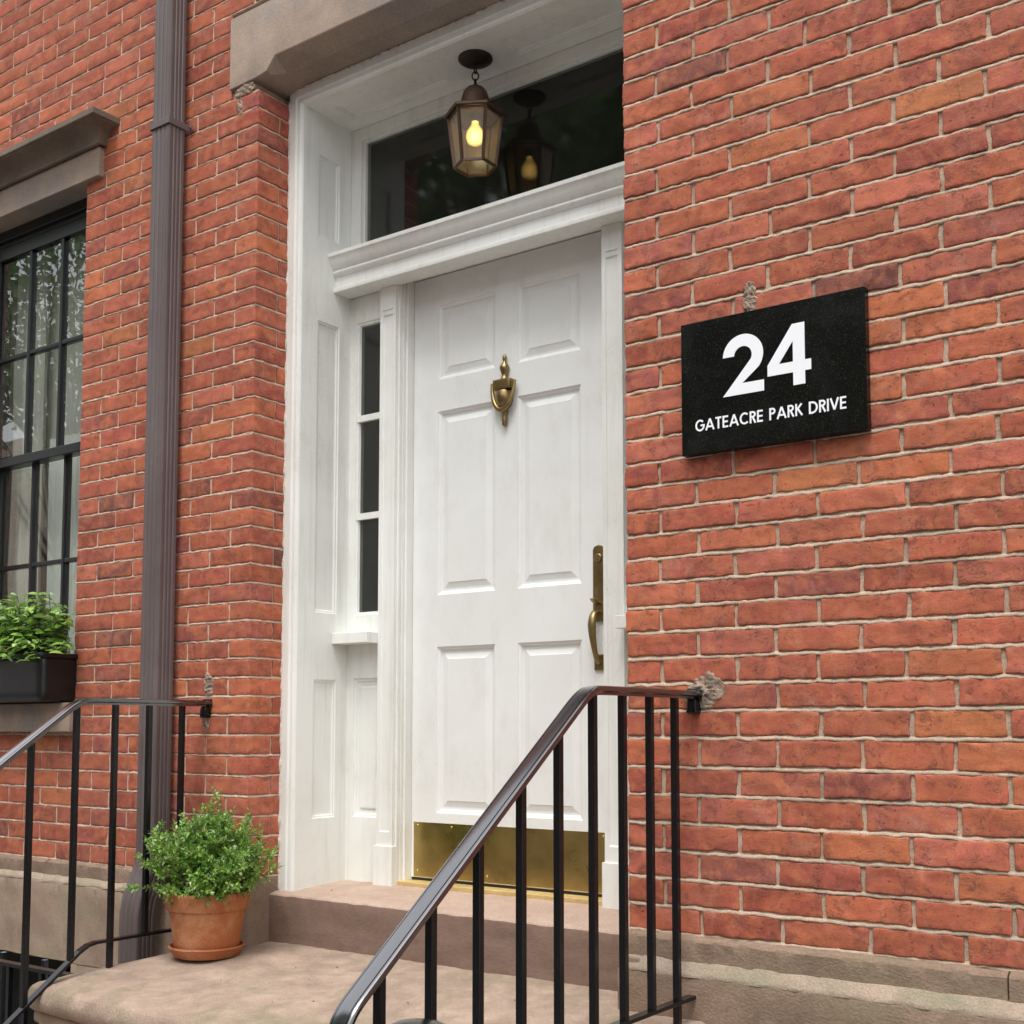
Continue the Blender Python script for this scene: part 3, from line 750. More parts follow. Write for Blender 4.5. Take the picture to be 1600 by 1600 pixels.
# knocker
KX = -.7425; mb = MB()
mb.lathe([(.0005, 1.992), (.004, 1.990), (.0078, 1.982), (.0070, 1.972), (.0052, 1.968), (.0070, 1.962), (.0160, 1.950), (.0175, 1.941), (.0135, 1.930), (.0100, 1.922), (.0092, 1.915), (.0125, 1.909), (.014, 1.902)], (KX, DY - .010, 0), 24)
mb.lathe([(.012, 1.868), (.0265, 1.862), (.0315, 1.845), (.0300, 1.828), (.0235, 1.812), (.0140, 1.803), (.0100, 1.797), (.0125, 1.790), (.0095, 1.786), (.0085, 1.770), (.0100, 1.765), (.0075, 1.752), (.0095, 1.752), (.0085, 1.746), (.001, 1.741)], (KX, DY - .010, 0), 28)
kn = mb.build('door_knocker', 'brass', door, smooth=True, angle=50)
mb = MB(); rbox(mb, (KX - .036, DY - .032, 1.866), (KX + .036, DY - .001, 1.902), .004, .01, faces='FKTBLR', back=True); mb.build('hinge_block', 'brass', kn, smooth=True)
t = np.linspace(-.06, math.pi + .06, 40); path = np.stack([KX - .0465*np.cos(t)*(1 - .10*np.sin(t)), DY - .018 - .010*np.sin(t), 1.885 - .088*np.sin(t)**.85*np.ones(40) if False else 1.886 - .090*np.abs(np.sin(t))**.9*np.sign(np.sin(t))], -1)
sec = [(.0064*math.cos(a), .0052*math.sin(a)) for a in np.linspace(0, 2*math.pi, 12, endpoint=False)]
mb = MB(); mb.sweep(path, sec, up0=(0, -1, 0), scale=1 + .35*np.sin(np.clip(t, 0, math.pi))); mb.build('ring', 'brass', kn, smooth=True, angle=60)
# handle set
HX = -.372; mb = MB()
mb.prism([(HX - .022, 1.068), (HX - .014, 1.058), (HX + .014, 1.058), (HX + .022, 1.068), (HX + .022, 1.290), (HX + .016, 1.300), (HX, 1.304), (HX - .016, 1.300), (HX - .022, 1.290)], lambda u, v, d: (u, DY + d, v), -.008, -.0003)
hd = mb.build('door_handle', 'brass', door, bevel=.002)
mb = MB(); mb.lathe([(.0135, DY - .0085), (.0135, DY - .013), (.0115, DY - .0150), (.0001, DY - .0152)], (HX, 0, 1.262), 28, 'y')
mb.box(HX - .0012, HX + .0012, DY - .0158, DY - .0152, 1.252, 1.262); mb.build('lock_cylinder', 'brass', hd, smooth=True)
mb = MB(); mb.prism([(HX - .019, .903), (HX + .019, .903), (HX + .019, .954), (HX - .019, .954)], lambda u, v, d: (u, DY + d, v), -.008, -.0003)
mb.build('lower_plate', 'brass', hd, bevel=.003)
path = [(HX, DY - .006, 1.088), (HX, DY - .022, 1.090), (HX, DY - .038, 1.084), (HX, DY - .047, 1.068), (HX, DY - .050, 1.045), (HX, DY - .047, 1.015), (HX, DY - .040, .985), (HX, DY - .031, .957), (HX, DY - .022, .938), (HX, DY - .014, .928), (HX, DY - .006, .924)]
tt = np.linspace(0, len(path) - 1, 44); path = np.stack([np.interp(tt, range(len(path)), np.array(path)[:, k]) for k in range(3)], -1)
for _ in range(3): path[1:-1] = (path[:-2] + 2*path[1:-1] + path[2:])/4
sc_ = np.interp(tt, [0, 2, 4, 7, 10], [.8, 1.0, 1.35, .85, .7])
mb = MB(); mb.sweep(path, [(.0108*math.cos(a), .0075*math.sin(a)) for a in np.linspace(0, 2*math.pi, 14, endpoint=False)], up0=(0, 0, 1), scale=sc_)
mb.build('grip', 'brass', hd, smooth=True, angle=60)
mb = MB(); pth = [(HX, DY - .006, 1.115), (HX, DY - .022, 1.117), (HX, DY - .036, 1.121), (HX, DY - .044, 1.128)]
mb.sweep(pth, [(.011*math.cos(a), .003*math.sin(a)) for a in np.linspace(0, 2*math.pi, 12, endpoint=False)], up0=(0, 0, 1)); mb.build('thumb_latch', 'brass', hd, smooth=True, angle=60)

# mortar patches and scars on the brickwork
def blob(name, c, r, seed, mat='patch', label=None, flat=.5, n=40):
    th = np.linspace(0, math.pi, n); ph = np.linspace(0, 2*math.pi, n*2, endpoint=False)
    P = np.zeros((n, n*2, 3)); P[..., 0] = np.sin(th)[:, None]*np.cos(ph)[None]; P[..., 2] = np.sin(th)[:, None]*np.sin(ph)[None]; P[..., 1] = -np.cos(th)[:, None]
    Q = P*np.array(r); k = 1 + .17*snoise(Q, seed, .07) + .10*snoise(Q, seed + 1, .025) + .04*snoise(Q, seed + 2, .010)
    Q = Q*k[..., None] + np.array(c); Q[..., 1] += .0016*snoise(Q, seed + 5, .014) + .0010*snoise(Q, seed + 6, .006); mb = MB(); mb.grid(Q, closed=True); return mb.build(name, mat, house, smooth='all', label=label)
blob('mortar_patch', (.232, .002, .822), (.050, .0075, .050), 4, label='lumpy grey mortar patch where the right handrail enters the brick')
blob('mortar_patch', (-1.692, .002, .868), (.024, .0065, .040), 14, label='grey mortar patch above the end of the left handrail')
blob('mortar_patch', (-1.703, .003, .735), (.018, .005, .040), 15)
blob('mortar_patch', (.374, .002, 1.815), (.0185, .0065, .044), 24, label='pale mortar scar above the black sign')
blob('mortar_patch', (-1.545, .002, 2.985), (.05, .005, .022), 34)
blob('mortar_patch', (-1.58, .002, 2.93), (.016, .005, .035), 35)

# ---------------------------------------------------------------- stoop
stoop = thing('stoop', 'brownstone stoop landing with rounded front edge below the white door', 'steps', (-.74, -.3, 0))
def topz(y): return -.08*(.1 - np.minimum(y, .1))
def warpS(P):
    P = P.copy(); X = P[..., 0].copy(); Y = P[..., 1].copy()
    t = np.clip((-.74 - X)/1.0, 0, 1)
    P[..., 0] = X - t*(-.1 - Y)*.17
    P[..., 1] = Y + t**2*.035
    P[..., 2] += topz(Y) + .0016*snoise(np.stack([X, Y, X*0], -1), 3, .35) + .0007*snoise(np.stack([X, Y, X*0], -1), 6, .06)
    return P
def slab(name, lo, hi, r, mat, parent, step=.03):
    """thick tread: round nosing at front and left"""
    mb = MB(); rbox(mb, lo, hi, r, step, warp=warpS, faces='FTBLR', irr=.0010, seed=9); return mb.build(name, mat, parent, smooth='all')
slab('landing', (-1.70, -.655, -.088), (.27, .16, 0), .040, 'tread', stoop)
mb = MB()
def wb(x0, x1, y0, y1, z0, z1):
    rbox(mb, (x0, y0, z0), (x1, y1, z1), .006, .04, faces='FLR', irr=.001, seed=12, warp=lambda P: warpS(P*np.array([1, 1, 1]) ) )
rbox(mb, (-1.685, -.628, -.125), (.255, .0, -.085), .012, .03, faces='FTBLR', irr=.0008, seed=13, warp=warpS)
mb.build('bed_moulding', 'brownstone', stoop, smooth='all')
mb = MB(); rbox(mb, (-1.655, -.60, -1.0), (.225, .0, -.122), .006, .05, faces='FLR', irr=.001, seed=12, warp=lambda P: np.stack([P[..., 0] - np.clip((-.74 - P[..., 0]), 0, 1)*(-.1 - P[..., 1])*.17, P[..., 1], P[..., 2] - .04], -1))
mb.build('stoop_wall', 'brownstone', stoop, smooth='all')
# door step
mb = MB()
ys = [.108, .112, .13, .165, .25, .33, .41, .53]; xs = np.linspace(XL + .002, XR - .0015, 120)
P = np.zeros((len(ys) + 6, len(xs), 3)); k = 0
for zz in np.linspace(-.01, .145, 6): P[k, :, 0] = xs; P[k, :, 1] = .106; P[k, :, 2] = zz; k += 1
for y in ys: P[k, :, 0] = xs; P[k, :, 1] = y; P[k, :, 2] = zstep(y) - (.004 if y == .108 else 0); k += 1
P[:, :, 1] += .0012*snoise(P, 5, .08) + .0006*snoise(P, 6, .02); P[6:, :, 2] += .0008*snoise(P[6:], 7, .1)
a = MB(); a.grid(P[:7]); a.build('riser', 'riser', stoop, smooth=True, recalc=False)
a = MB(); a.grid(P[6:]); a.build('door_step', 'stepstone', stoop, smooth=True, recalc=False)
a = MB(); a.box(-1.178, -.306, .405, .50, .176, .1925); th = a.build('threshold', 'threshold', house, bevel=.003)
# steps down to the pavement
zt = -.098; y = -.60
for k in range(4):
    zt -= .170; mb = MB(); rbox(mb, (-1.78, y - .28, zt - .06), (.27, y + .02, zt), .022, .06, faces='FTBLR', irr=.001, seed=40 + k); mb.build('step', 'tread', stoop, smooth='all')
    mb = MB(); mb.box(-1.76, .25, y - .25, y + .03, max(-1.0, zt - .23), zt - .06); mb.build('step_riser', 'brownstone', stoop); y -= .25
# crumbs and grit on the landing
mb = MB()
for (x, yy, s) in [(-1.00, -.06, .006), (-.98, -.20, .004), (-1.22, -.33, .004), (-.80, -.36, .005), (-1.12, -.12, .004), (-.55, -.25, .004), (-.3, -.1, .004), (-1.3, .22, .005), (-.9, -.42, .003), (-.62, -.05, .003)]:
    z = float(topz(yy)) + .001 if yy < .1 else zstep(yy)
    a = np.linspace(0, 2*np.pi, 6, endpoint=False)
    mb.add([(x + s*math.cos(t)*rnd.uniform(.6, 1.3), yy + s*math.sin(t)*rnd.uniform(.4, 1), z + .0005) for t in a] + [(x, yy, z + .003)], [(i, (i+1) % 6, 6) for i in range(6)])
o = mb.build('leaf_litter', 'twig'); o['kind'] = 'stuff'; o['label'] = 'tiny dark crumbs of leaf litter scattered on the stone landing'; o['category'] = 'litter'

# ---------------------------------------------------------------- plaque
PXa, PXb, PZa, PZb = .190, .685, 1.428, 1.777
plq = thing('address_sign', 'black granite plaque reading 24 Gateacre Park Drive on the right brick wall', 'sign', (.437, 0, 1.428))
mb = MB(); mb.box(PXa, PXb, -.030, -.004, PZa, PZb); mb.build('plate', 'granite', plq, bevel=.0012)
fy = lambda u, v, d: (u, -.030 + d, v)
def ribbon(mb, pts, w, k, ends='flat'):
    """stroke of constant width; k lifts overlapping strokes by a hair"""
    pts = [p for i, p in enumerate(pts) if i == 0 or math.dist(p, pts[i-1]) > 1e-5]
    pts = np.array(pts, float); n = len(pts); T = np.diff(pts, axis=0); T /= np.linalg.norm(T, axis=1)[:, None]
    Lf, Rt = [], []
    for i in range(n):
        t0, t1 = T[max(0, i-1)], T[min(n-2, i)]
        nn = np.array([-(t0+t1)[1], (t0+t1)[0]]); nn /= np.linalg.norm(nn); c = nn @ np.array([-t1[1], t1[0]])
        d = nn*w/2/max(c, .5); Lf.append(pts[i] + d); Rt.append(pts[i] - d)
    top = -.0008 - .00003*k
    for i in range(n - 1):
        q = [Lf[i], Rt[i], Rt[i+1], Lf[i+1]]
        mb.add([fy(*p, top) for p in q] + [fy(*p, 0.0) for p in q], [(0, 1, 2, 3), (0, 4, 5, 1), (2, 6, 7, 3), (1, 5, 6, 2), (3, 7, 4, 0)])
def arc(cx, cy, rx, ry, a0, a1, n=18): return [(cx + rx*math.cos(R(a)), cy + ry*math.sin(R(a))) for a in np.linspace(a0, a1, n)]
def glyph(ch):
    """strokes in units of cap height; returns (advance, strokes)"""
    s = .075
    if ch == 'G': return .86, [arc(.45, .5, .45-s, .5-s, 42, 360, 30) + [(.50, .5)]]
    if ch == 'C': return .80, [arc(.45, .5, .45-s, .5-s, 45, 315, 26)]
    if ch == 'A': return .84, [[(.05, 0), (.42, .97)], [(.42, .97), (.79, 0)], [(.20, .30), (.64, .30)]]
    if ch == 'T': return .56, [[(0, 1-s), (.56, 1-s)], [(.28, 1-s), (.28, 0)]]
    if ch == 'E': return .54, [[(s, 0), (s, 1)], [(s, 1-s), (.52, 1-s)], [(s, .5), (.49, .5)], [(s, s), (.52, s)]]
    if ch in 'RP':
        st = [[(s, 0), (s, 1)], [(s, 1-s), (.28, 1-s)] + arc(.28, .73, .195, .27-s, 90, -90, 14) + [(s, .46+s)]]
        if ch == 'R': st.append([(.26, .52), (.52, 0)])
        return .56, st
    if ch == 'K': return .62, [[(s, 0), (s, 1)], [(.56, .98), (.12, .50)], [(.22, .58), (.60, .02)]]
    if ch == 'D': return .76, [[(s, 0), (s, 1)], [(s, 1-s), (.27, 1-s)] + arc(.27, .5, .49-s, .5-s, 90, -90, 20) + [(s, s)]]
    if ch == 'I': return 2*s, [[(s, 0), (s, 1)]]
    if ch == 'V': return .72, [[(.04, 1), (.36, .05)], [(.36, .05), (.68, 1)]]
    return .34, []
txt = 'GATEACRE PARK DRIVE'; gap = .115
tot = sum(glyph(c)[0] + gap for c in txt) - gap
H = .0305; x0 = .2300; kx = .405/(tot*H); x = x0; z0 = 1.4865
kk = 0
for c in txt:
    adv, st = glyph(c); mb = MB()
    for q in st:
        kk += 1; ribbon(mb, [(x + px*H*kx, z0 + py*H) for px, py in q], .0046, kk % 6)
    x += (adv + gap)*H*kx
    if st: mb.build('letter', 'letter', plq)
mb = MB()
# numeral 2
X0, Z0, W, Hh, S = .312, 1.565, .111, .155, .031
Ro = W/2; cx, cz = X0 + W/2 - .001, Z0 + Hh - Ro; Ri = Ro - S
inner = arc(cx, cz, Ri, Ri, 176, -30, 26); outer = arc(cx, cz, Ro, Ro, -38, 178, 34)
poly = [(X0 + .0005, Z0 + Hh - Ro - .004 + .002)] ; poly = [outer[-1]] + inner + [(X0 - .002, Z0 + .0), (X0 + W, Z0), (X0 + W, Z0 + S*.92), (X0 + .052, Z0 + S*.92)] + outer[:-1]
mb.prism(poly, fy, -.001, 0); mb.build('numeral', 'letter', plq); mb = MB()
# numeral 4
X4, W4 = .433, .115
sx0, sx1 = X4 + .068, X4 + .099
mb.prism([(sx0, Z0), (sx1, Z0), (sx1, Z0 + Hh), (sx0, Z0 + Hh)], fy, -.001, 0)
mb.prism([(X4, Z0 + .033), (sx0 - .0001, Z0 + .033), (sx0 - .0001, Z0 + .060), (X4, Z0 + .060)][:4], fy, -.001, 0)
mb.prism([(sx1 + .0001, Z0 + .033), (X4 + W4, Z0 + .033), (X4 + W4, Z0 + .060), (sx1 + .0001, Z0 + .060)], fy, -.001, 0)
mb.prism([(X4, Z0 + .0601), (X4 + .031, Z0 + .0601), (sx0 - .0001, Z0 + .112), (sx0 - .0001, Z0 + Hh), (X4 + .0665, Z0 + Hh)], fy, -.001, 0)
mb.build('numeral', 'letter', plq)

# ---------------------------------------------------------------- hanging lantern
LX, LY = -.732, .275
lamp = thing('hanging_lantern', 'small six sided bronze lantern with a lit bulb hanging in the doorway', 'lantern', (LX, LY, ZC))
mb = MB(); mb.lathe([(.001, 2.934), (.012, 2.934), (.030, 2.937), (.050, 2.943), (.0575, 2.949), (.0575, 2.9545), (.001, 2.9548)], (LX, LY, 0), 40); mb.build('canopy', 'bronze_dark', lamp, smooth=True, angle=40)
mb = MB()
def link(zc, h, w, yaw):
    t = np.linspace(0, 2*np.pi, 25); p = np.stack([np.cos(t)*w, np.zeros(25), zc + np.sin(t)*h], -1)
    c, s = math.cos(yaw), math.sin(yaw); p = np.stack([LX + p[:, 0]*c, LY + p[:, 0]*s, p[:, 2]], -1)
    mb.sweep(p, [(.0026*math.cos(a), .0026*math.sin(a)) for a in np.linspace(0, 2*math.pi, 8, endpoint=False)], up0=(-s, c, 0), cap=False)
mb.lathe([(.004, 2.936), (.005, 2.930), (.0035, 2.922), (.001, 2.921)], (LX, LY, 0), 14)
link(2.914, .012, .008, R(100)); link(2.893, .015, .0105, R(36)); link(2.870, .012, .008, R(110))
mb.lathe([(.001, 2.868), (.006, 2.866), (.009, 2.858), (.010, 2.852)], (LX, LY, 0), 16)
mb.build('chain', 'bronze_dark', lamp, smooth='all')
mb = MB(); mb.lathe([(.001, 2.858), (.016, 2.856), (.030, 2.848), (.040, 2.835), (.046, 2.815), (.050, 2.795), (.053, 2.782)], (LX, LY, 0), 36)
mb.build('cap', 'bronze', lamp, smooth='all')
ph = math.atan2(-2.85 - LY, 1.69 - LX) + R(-22) + R(44)*0        # a vertex 22 degrees off the viewer's side
ph = math.atan2(-2.85 - LY, 1.69 - LX) + R(22)
mb = MB(); mb.lathe([(.046, 2.788), (.100, 2.764), (.106, 2.760), (.106, 2.753), (.101, 2.751), (.092, 2.754), (.03, 2.756)], (LX, LY, 0), 6, phase=ph); mb.build('roof', 'bronze', lamp, bevel=.001)
mb = MB(); Rt, Rb, zt_, zb_ = .0905, .0690, 2.751, 2.578
def hexp(r, z, k, ph=ph): a = ph + k*math.pi/3; return np.array([LX + r*math.cos(a), LY + r*math.sin(a), z])
for k in range(6):
    mb.sweep([hexp(Rt, zt_, k), hexp(Rb, zb_, k)], [(-.0045, -.0045), (.0045, -.0045), (.0045, .0045), (-.0045, .0045)], up0=hexp(1, 0, k) - hexp(0, 0, k))
    for (r, z) in ((Rt - .002, zt_ - .004), (Rb, zb_)):
        a, b = hexp(r, z, k), hexp(r, z, k+1); mb.sweep([a, b], [(-.0035, -.004), (.0035, -.004), (.0035, .004), (-.0035, .004)], up0=(0, 0, 1))
mb.build('cage', 'bronze', lamp)
for k in range(6):
    p = MB(); f = .985
    a, b, c, d = hexp((Rt - .003)*f, zt_ - .006, k), hexp((Rt - .003)*f, zt_ - .006, k+1), hexp((Rb - .001)*f, zb_ + .003, k+1), hexp((Rb - .001)*f, zb_ + .003, k)
    m_ = (a + b + c + d)/4 - np.array([LX, LY, 2.66]); m_ /= np.linalg.norm(m_)
    p.add([a, b, c, d, a + m_*.002, b + m_*.002, c + m_*.002, d + m_*.002], [(0, 1, 2, 3), (4, 7, 6, 5), (0, 4, 5, 1), (1, 5, 6, 2), (2, 6, 7, 3), (3, 7, 4, 0)])
    p.build('pane', 'lamp_glass', lamp)
mb = MB(); mb.lathe([(.001, 2.655), (.014, 2.656), (.026, 2.664), (.0315, 2.680), (.029, 2.698), (.019, 2.714), (.013, 2.725), (.0125, 2.735)], (LX, LY, 0), 28); mb.build('bulb', 'bulb', lamp, smooth='all')
mb = MB(); mb.lathe([(.014, 2.732), (.014, 2.758)], (LX, LY, 0), 20); mb.build('socket', 'bronze_dark', lamp, smooth='all')

# ---------------------------------------------------------------- downpipe
pipe = thing('downpipe', 'brown corrugated metal downpipe running down the brick between window and door', 'downpipe', (-1.90, -.055, .2))
def pipe_sec(w=.050, d=.037, rib=.0035):
    pts = []
    def side(ax, ay, bx, by, nx, ny, ribs):
        n = 44
        for i in range(n):
            t = i/n; x = ax + (bx-ax)*t; y = ay + (by-ay)*t
            k = 0
            if .1 < t < .9: k = -rib*max(0, math.sin((t - .1)/.8*math.pi*ribs*2 - math.pi/2))**.6 if ribs else 0
            pts.append((x + nx*k, y + ny*k))
    c = .006
    side(-w + c, -d, w - c, -d, 0, -1, 3); pts.append((w - c*.3, -d + c*.3))
    side(w, -d + c, w, d - c, 1, 0, 3); pts.append((w - c*.3, d - c*.3))
    side(w - c, d, -w + c, d, 0, 1, 0); side(-w, d - c, -w, -d + c, -1, 0, 3)
    return pts
sec = [(x, -y) for x, y in pipe_sec()]
mb = MB(); PXc = -1.902
mb.sweep([(PXc, -.058, 4.4), (PXc, -.058, 3.6), (PXc, -.058, 2.915)], [(x*.975, y*.975) for x, y in pipe_sec()], up0=(0, 1, 0))
mb.sweep([(PXc, -.058, 2.95), (PXc, -.058, 2.5), (PXc, -.058, 1.5), (PXc - .001, -.058, .27)], pipe_sec(), up0=(0, 1, 0))
mb.build('pipe', 'pipe', pipe, smooth=True, angle=25)
mb = MB(); path = [(PXc, -.058, .285), (PXc, -.060, .245), (PXc, -.072, .205), (PXc, -.092, .165), (PXc, -.108, .125), (PXc, -.116, .08), (PXc, -.118, .0), (PXc, -.118, -.4), (PXc, -.118, -1.2)]
mb.sweep(path, [(x*1.06, y*1.06) for x, y in pipe_sec()], up0=(0, 1, 0)); mb.build('elbow', 'pipe', pipe, smooth=True, angle=25)
def strap(z, nm='strap'):
    mb = MB(); w, d, t = .0535, .0405, .0025
    for (a, b) in ((-.018, .018),):
        ys0 = -.058 - d
        mb.box(PXc - w, PXc + w, ys0 - t, ys0, z - .012, z + .012)
        mb.box(PXc + w, PXc + w + t, ys0 - t, -.008, z - .012, z + .012); mb.box(PXc - w - t, PXc - w, ys0 - t, -.008, z - .012, z + .012)
        mb.box(PXc + w + t, PXc + w + .022, -.010, -.007, z - .010, z + .010); mb.box(PXc - w - .022, PXc - w - t, -.010, -.007, z - .010, z + .010)
        mb.lathe([(.005, -.0105), (.0045, -.015), (.001, -.016)], (PXc + w + .013, 0, z), 8, 'y')
    mb.build(nm, 'pipe', pipe, bevel=.0012)
strap(2.925)

# ---------------------------------------------------------------- iron handrails
BAL = MB(); BS = .0084
def handrail(name, X, label, ball=False, yk=-.525, zk=.808, yend=-1.29, sgn=1):
    hr = thing(name, label, 'handrail', (X, -.3, 0), 'black iron handrails of the stoop')
    slope = .742
    pts = [(X, .010, zk - .002), (X, -.02, zk), (X, -.25, zk), (X, yk + .05, zk), (X, yk + .02, zk - .0015), (X, yk - .005, zk - .012), (X, yk - .03, zk - .0275)]
    y = yk - .03; z = zk - .0275
    while y > yend + .03: y -= .06; z -= .06*slope; pts.append((X, y, z))
    if ball:
        a0 = math.atan(slope)
        r = .085; cy, cz = y + r*math.sin(a0), z - r*math.cos(a0)      # centre of the downward turn
        for a in np.linspace(a0 + .15, R(88), 6): pts.append((X, cy - r*math.sin(a), cz + r*math.cos(a)))
        zz = pts[-1][2]; yy = pts[-1][1]
        for k in range(1, 4): pts.append((X, yy, zz - k*.04))
        zz = pts[-1][2]
        # volute: turns outward to the right over the newel
        for a in np.linspace(0, R(200), 12): pts.append((X + .045*(1 - math.cos(a)) , yy - .03*math.sin(a), zz - .02))
    else:
        while y > -2.1: y -= .06; z -= .06*slope; pts.append((X, y, z))
    P = np.array(pts); d = np.r_[0, np.cumsum(np.linalg.norm(np.diff(P, axis=0), axis=1))]
    t = np.arange(0, d[-1], .012); P = np.stack([np.interp(t, d, P[:, k]) for k in range(3)], -1)
    for _ in range(2): P[1:-1] = (P[:-2] + 2*P[1:-1] + P[2:])/4
    # moulded cap: rounded top with a fillet either side
    sec = [(.0235, .0020), (.0222, .0062), (.0195, .0078), (.0165, .0080), (.0158, .0062), (.0148, .0062), (.0140, .0086), (.0060, .0092), (-.0060, .0092), (-.0140, .0086), (-.0148, .0062), (-.0158, .0062), (-.0165, .0080), (-.0195, .0078), (-.0222, .0062), (-.0235, .0020)]
    sec += [(-.0235, -.004), (-.0195, -.0065), (-.0100, -.0068), (-.0100, -.0125), (.0100, -.0125), (.0100, -.0068), (.0195, -.0065), (.0235, -.004)]
    mb = MB(); mb.sweep(P, sec, up0=(0, 0, 1)); mb.build('top_rail', 'rail_paint', hr, smooth=True, angle=16)
    # end bracket into the wall
    mb = MB(); rbox(mb, (X + .002*sgn - .015, -.028, zk - .052), (X + .015, .012, zk - .012), .006, .01, faces='FTBLR', irr=.0012, seed=3); rbox(mb, (X - .022, -.012, zk - .018), (X + .022, .012, zk + .014), .006, .012, faces='FTBLR', irr=.001, seed=5); mb.build('wall_bracket', 'black_paint', hr, smooth='all')
    kmin = int(np.argmin(P[:, 1])) + 1
    def ztop(y): return float(np.interp(-y, -P[:kmin, 1], P[:kmin, 2])) - .0125
    zb, ykb = .047, -.465
    def zbot(y): return zb if y > ykb else zb - (ykb - y)*slope
    bp = [(X, .004, zb), (X, -.2, zb), (X, ykb + .03, zb - .0005), (X, ykb, zb - .006), (X, ykb - .03, zb - .022)]
    y = ykb - .03
    while y > (-1.95): y -= .08; bp.append((X, y, zb - .022 - (ykb - .03 - y)*slope))
    Pb = np.array(bp); mb = MB(); mb.sweep(Pb, [(-.0125, -.0048), (.0125, -.0048), (.0125, .0048), (-.0125, .0048)], up0=(0, 0, 1)); mb.build('bottom_rail', 'black_paint', hr, bevel=.0012)
    ys = [-.113, -.239, -.367, -.497, -.636, -.774, -.918, -1.062, -1.203] if ball else [-.113, -.248, -.381, -.524, -.679, -.83, -.98, -1.13, -1.28, -1.43]
    for k, yb in enumerate(ys):
        mb = MB(); z1 = ztop(yb) + .002; z0 = zbot(yb) + .002
        if (not ball and k == 2) or (ball and k == 0) : z0 = float(topz(yb)) - .01
        mb.box(X - BS, X + BS, yb - BS, yb + BS, z0, z1)
        mb.build('baluster', 'black_paint', hr, bevel=.0012)
    return hr
hrR = handrail('iron_handrail', .205, 'black iron handrail on the right whose lower end curls over a round newel cap', True)
hrL = handrail('iron_handrail', -1.690, 'black iron handrail on the left beside the potted shrub', False)
mb = MB(); mb.lathe([(.001, .222), (.022, .2215), (.040, .218), (.056, .210), (.066, .197), (.069, .186), (.066, .176), (.052, .170), (.030, .168), (.022, .160), (.022, -.95)], (.302, -1.215, 0), 40)
mb.build('newel_post', 'black_paint', hrR, smooth=True, angle=50)

# ---------------------------------------------------------------- terracotta pot, saucer, shrub
PX_, PY_ = -1.515, -.135; pz = float(topz(PY_)) + .001
pot_t = tag(MB().lathe([(.001, .014), (.098, .014), (.101, .017), (.1035, .022), (.107, .050), (.122, .150), (.1225, .152), (.1300, .1525), (.1325, .156), (.1385, .196), (.1400, .205), (.1375, .2095), (.1330, .2085), (.1300, .200), (.1270, .150), (.1, .15), (.001, .150)], (PX_, PY_, pz), 64).build('terracotta_pot', 'terracotta', None, smooth=True, angle=40, loc=(PX_, PY_, pz)), 'round terracotta flower pot standing in a saucer on the stone landing', 'flower pot')
tag(MB().lathe([(.001, .0), (.100, .0), (.106, .003), (.117, .024), (.1195, .028), (.1225, .031), (.1215, .0355), (.1175, .036), (.1145, .032), (.108, .013), (.001, .0125)], (PX_, PY_, pz), 64).build('plant_saucer', 'terracotta', None, smooth=True, angle=50, loc=(PX_, PY_, pz)), 'shallow terracotta saucer under the flower pot', 'saucer')

def leaf_shape(L, W, fold=.25, curl=.15):
    """leaf outline along +x, 8 verts: folded along the midrib and curled"""
    t = [0, .22, .5, .78, 1.0]; w = [.0, .75, 1.0, .62, 0]
    mid = [(L*a, 0, -curl*L*a*a) for a in t]
    lf = [(L*t[i], W/2*w[i], -curl*L*t[i]**2 + fold*W*w[i]/2) for i in (1, 2, 3)]; rt = [(x, -y, z) for x, y, z in lf]
    v = mid + lf + rt
    f = [(0, 1, 5), (1, 2, 6, 5), (2, 3, 7, 6), (3, 4, 7), (0, 8, 1), (1, 8, 9, 2), (2, 9, 10, 3), (3, 10, 4)]
    return np.array(v), f
def small_leaf(L, W, fold=.25):
    v = [(0, 0, 0), (L*.45, W/2, fold*W/2), (L, 0, -.08*L), (L*.45, -W/2, fold*W/2), (L*.5, 0, 0)]
    return np.array(v), [(0, 4, 1), (4, 2, 1), (0, 3, 4), (4, 3, 2)]
def frame(d, up):
    d = d/np.linalg.norm(d); s = np.cross(up, d); l = np.linalg.norm(s)
    s = s/l if l > 1e-5 else np.array([1., 0, 0]); return np.stack([d, s, np.cross(d, s)], 0)
class LeafB:
    def __init__(s): s.V = []; s.F = []; s.C = []; s.n = 0
    def add(s, base, d, up, v, f, col):
        P = v @ frame(d, up) + base; s.V.append(P); s.F.extend([tuple(i + s.n for i in q) for q in f]); s.n += len(v)
        s.C.append(np.tile(np.array([*col, 1.0]), (len(v), 1)))
    def build(s, name, parent, loc):
        me = bpy.data.meshes.new(name); me.from_pydata((np.concatenate(s.V) - np.array(loc)).tolist(), [], s.F)
        a = me.color_attributes.new('tint', 'FLOAT_COLOR', 'POINT'); a.data.foreach_set('color', np.concatenate(s.C).ravel())
        me.polygons.foreach_set('use_smooth', [True]*len(me.polygons)); me.materials.append(M['leaf'])
        o = bpy.data.objects.new(name, me); COL.objects.link(o)
        if parent is not None: o.parent = parent
        return o
shrub_loc = (PX_, PY_, pz + .15)
shrub = thing('boxwood_shrub', 'small leaved green shrub growing in the terracotta pot', 'shrub', shrub_loc)
lb = LeafB(); tw = MB(); lr = np.random.RandomState(21)
base = np.array(shrub_loc)
GR = [(.095, .18, .032), (.12, .22, .038), (.07, .14, .028), (.17, .28, .06), (.24, .36, .11), (.055, .115, .026)]
mb = MB(); mb.lathe([(.001, .012), (.06, .010), (.126, .0)], shrub_loc, 40); mb.build('soil', 'soil', shrub, smooth='all')
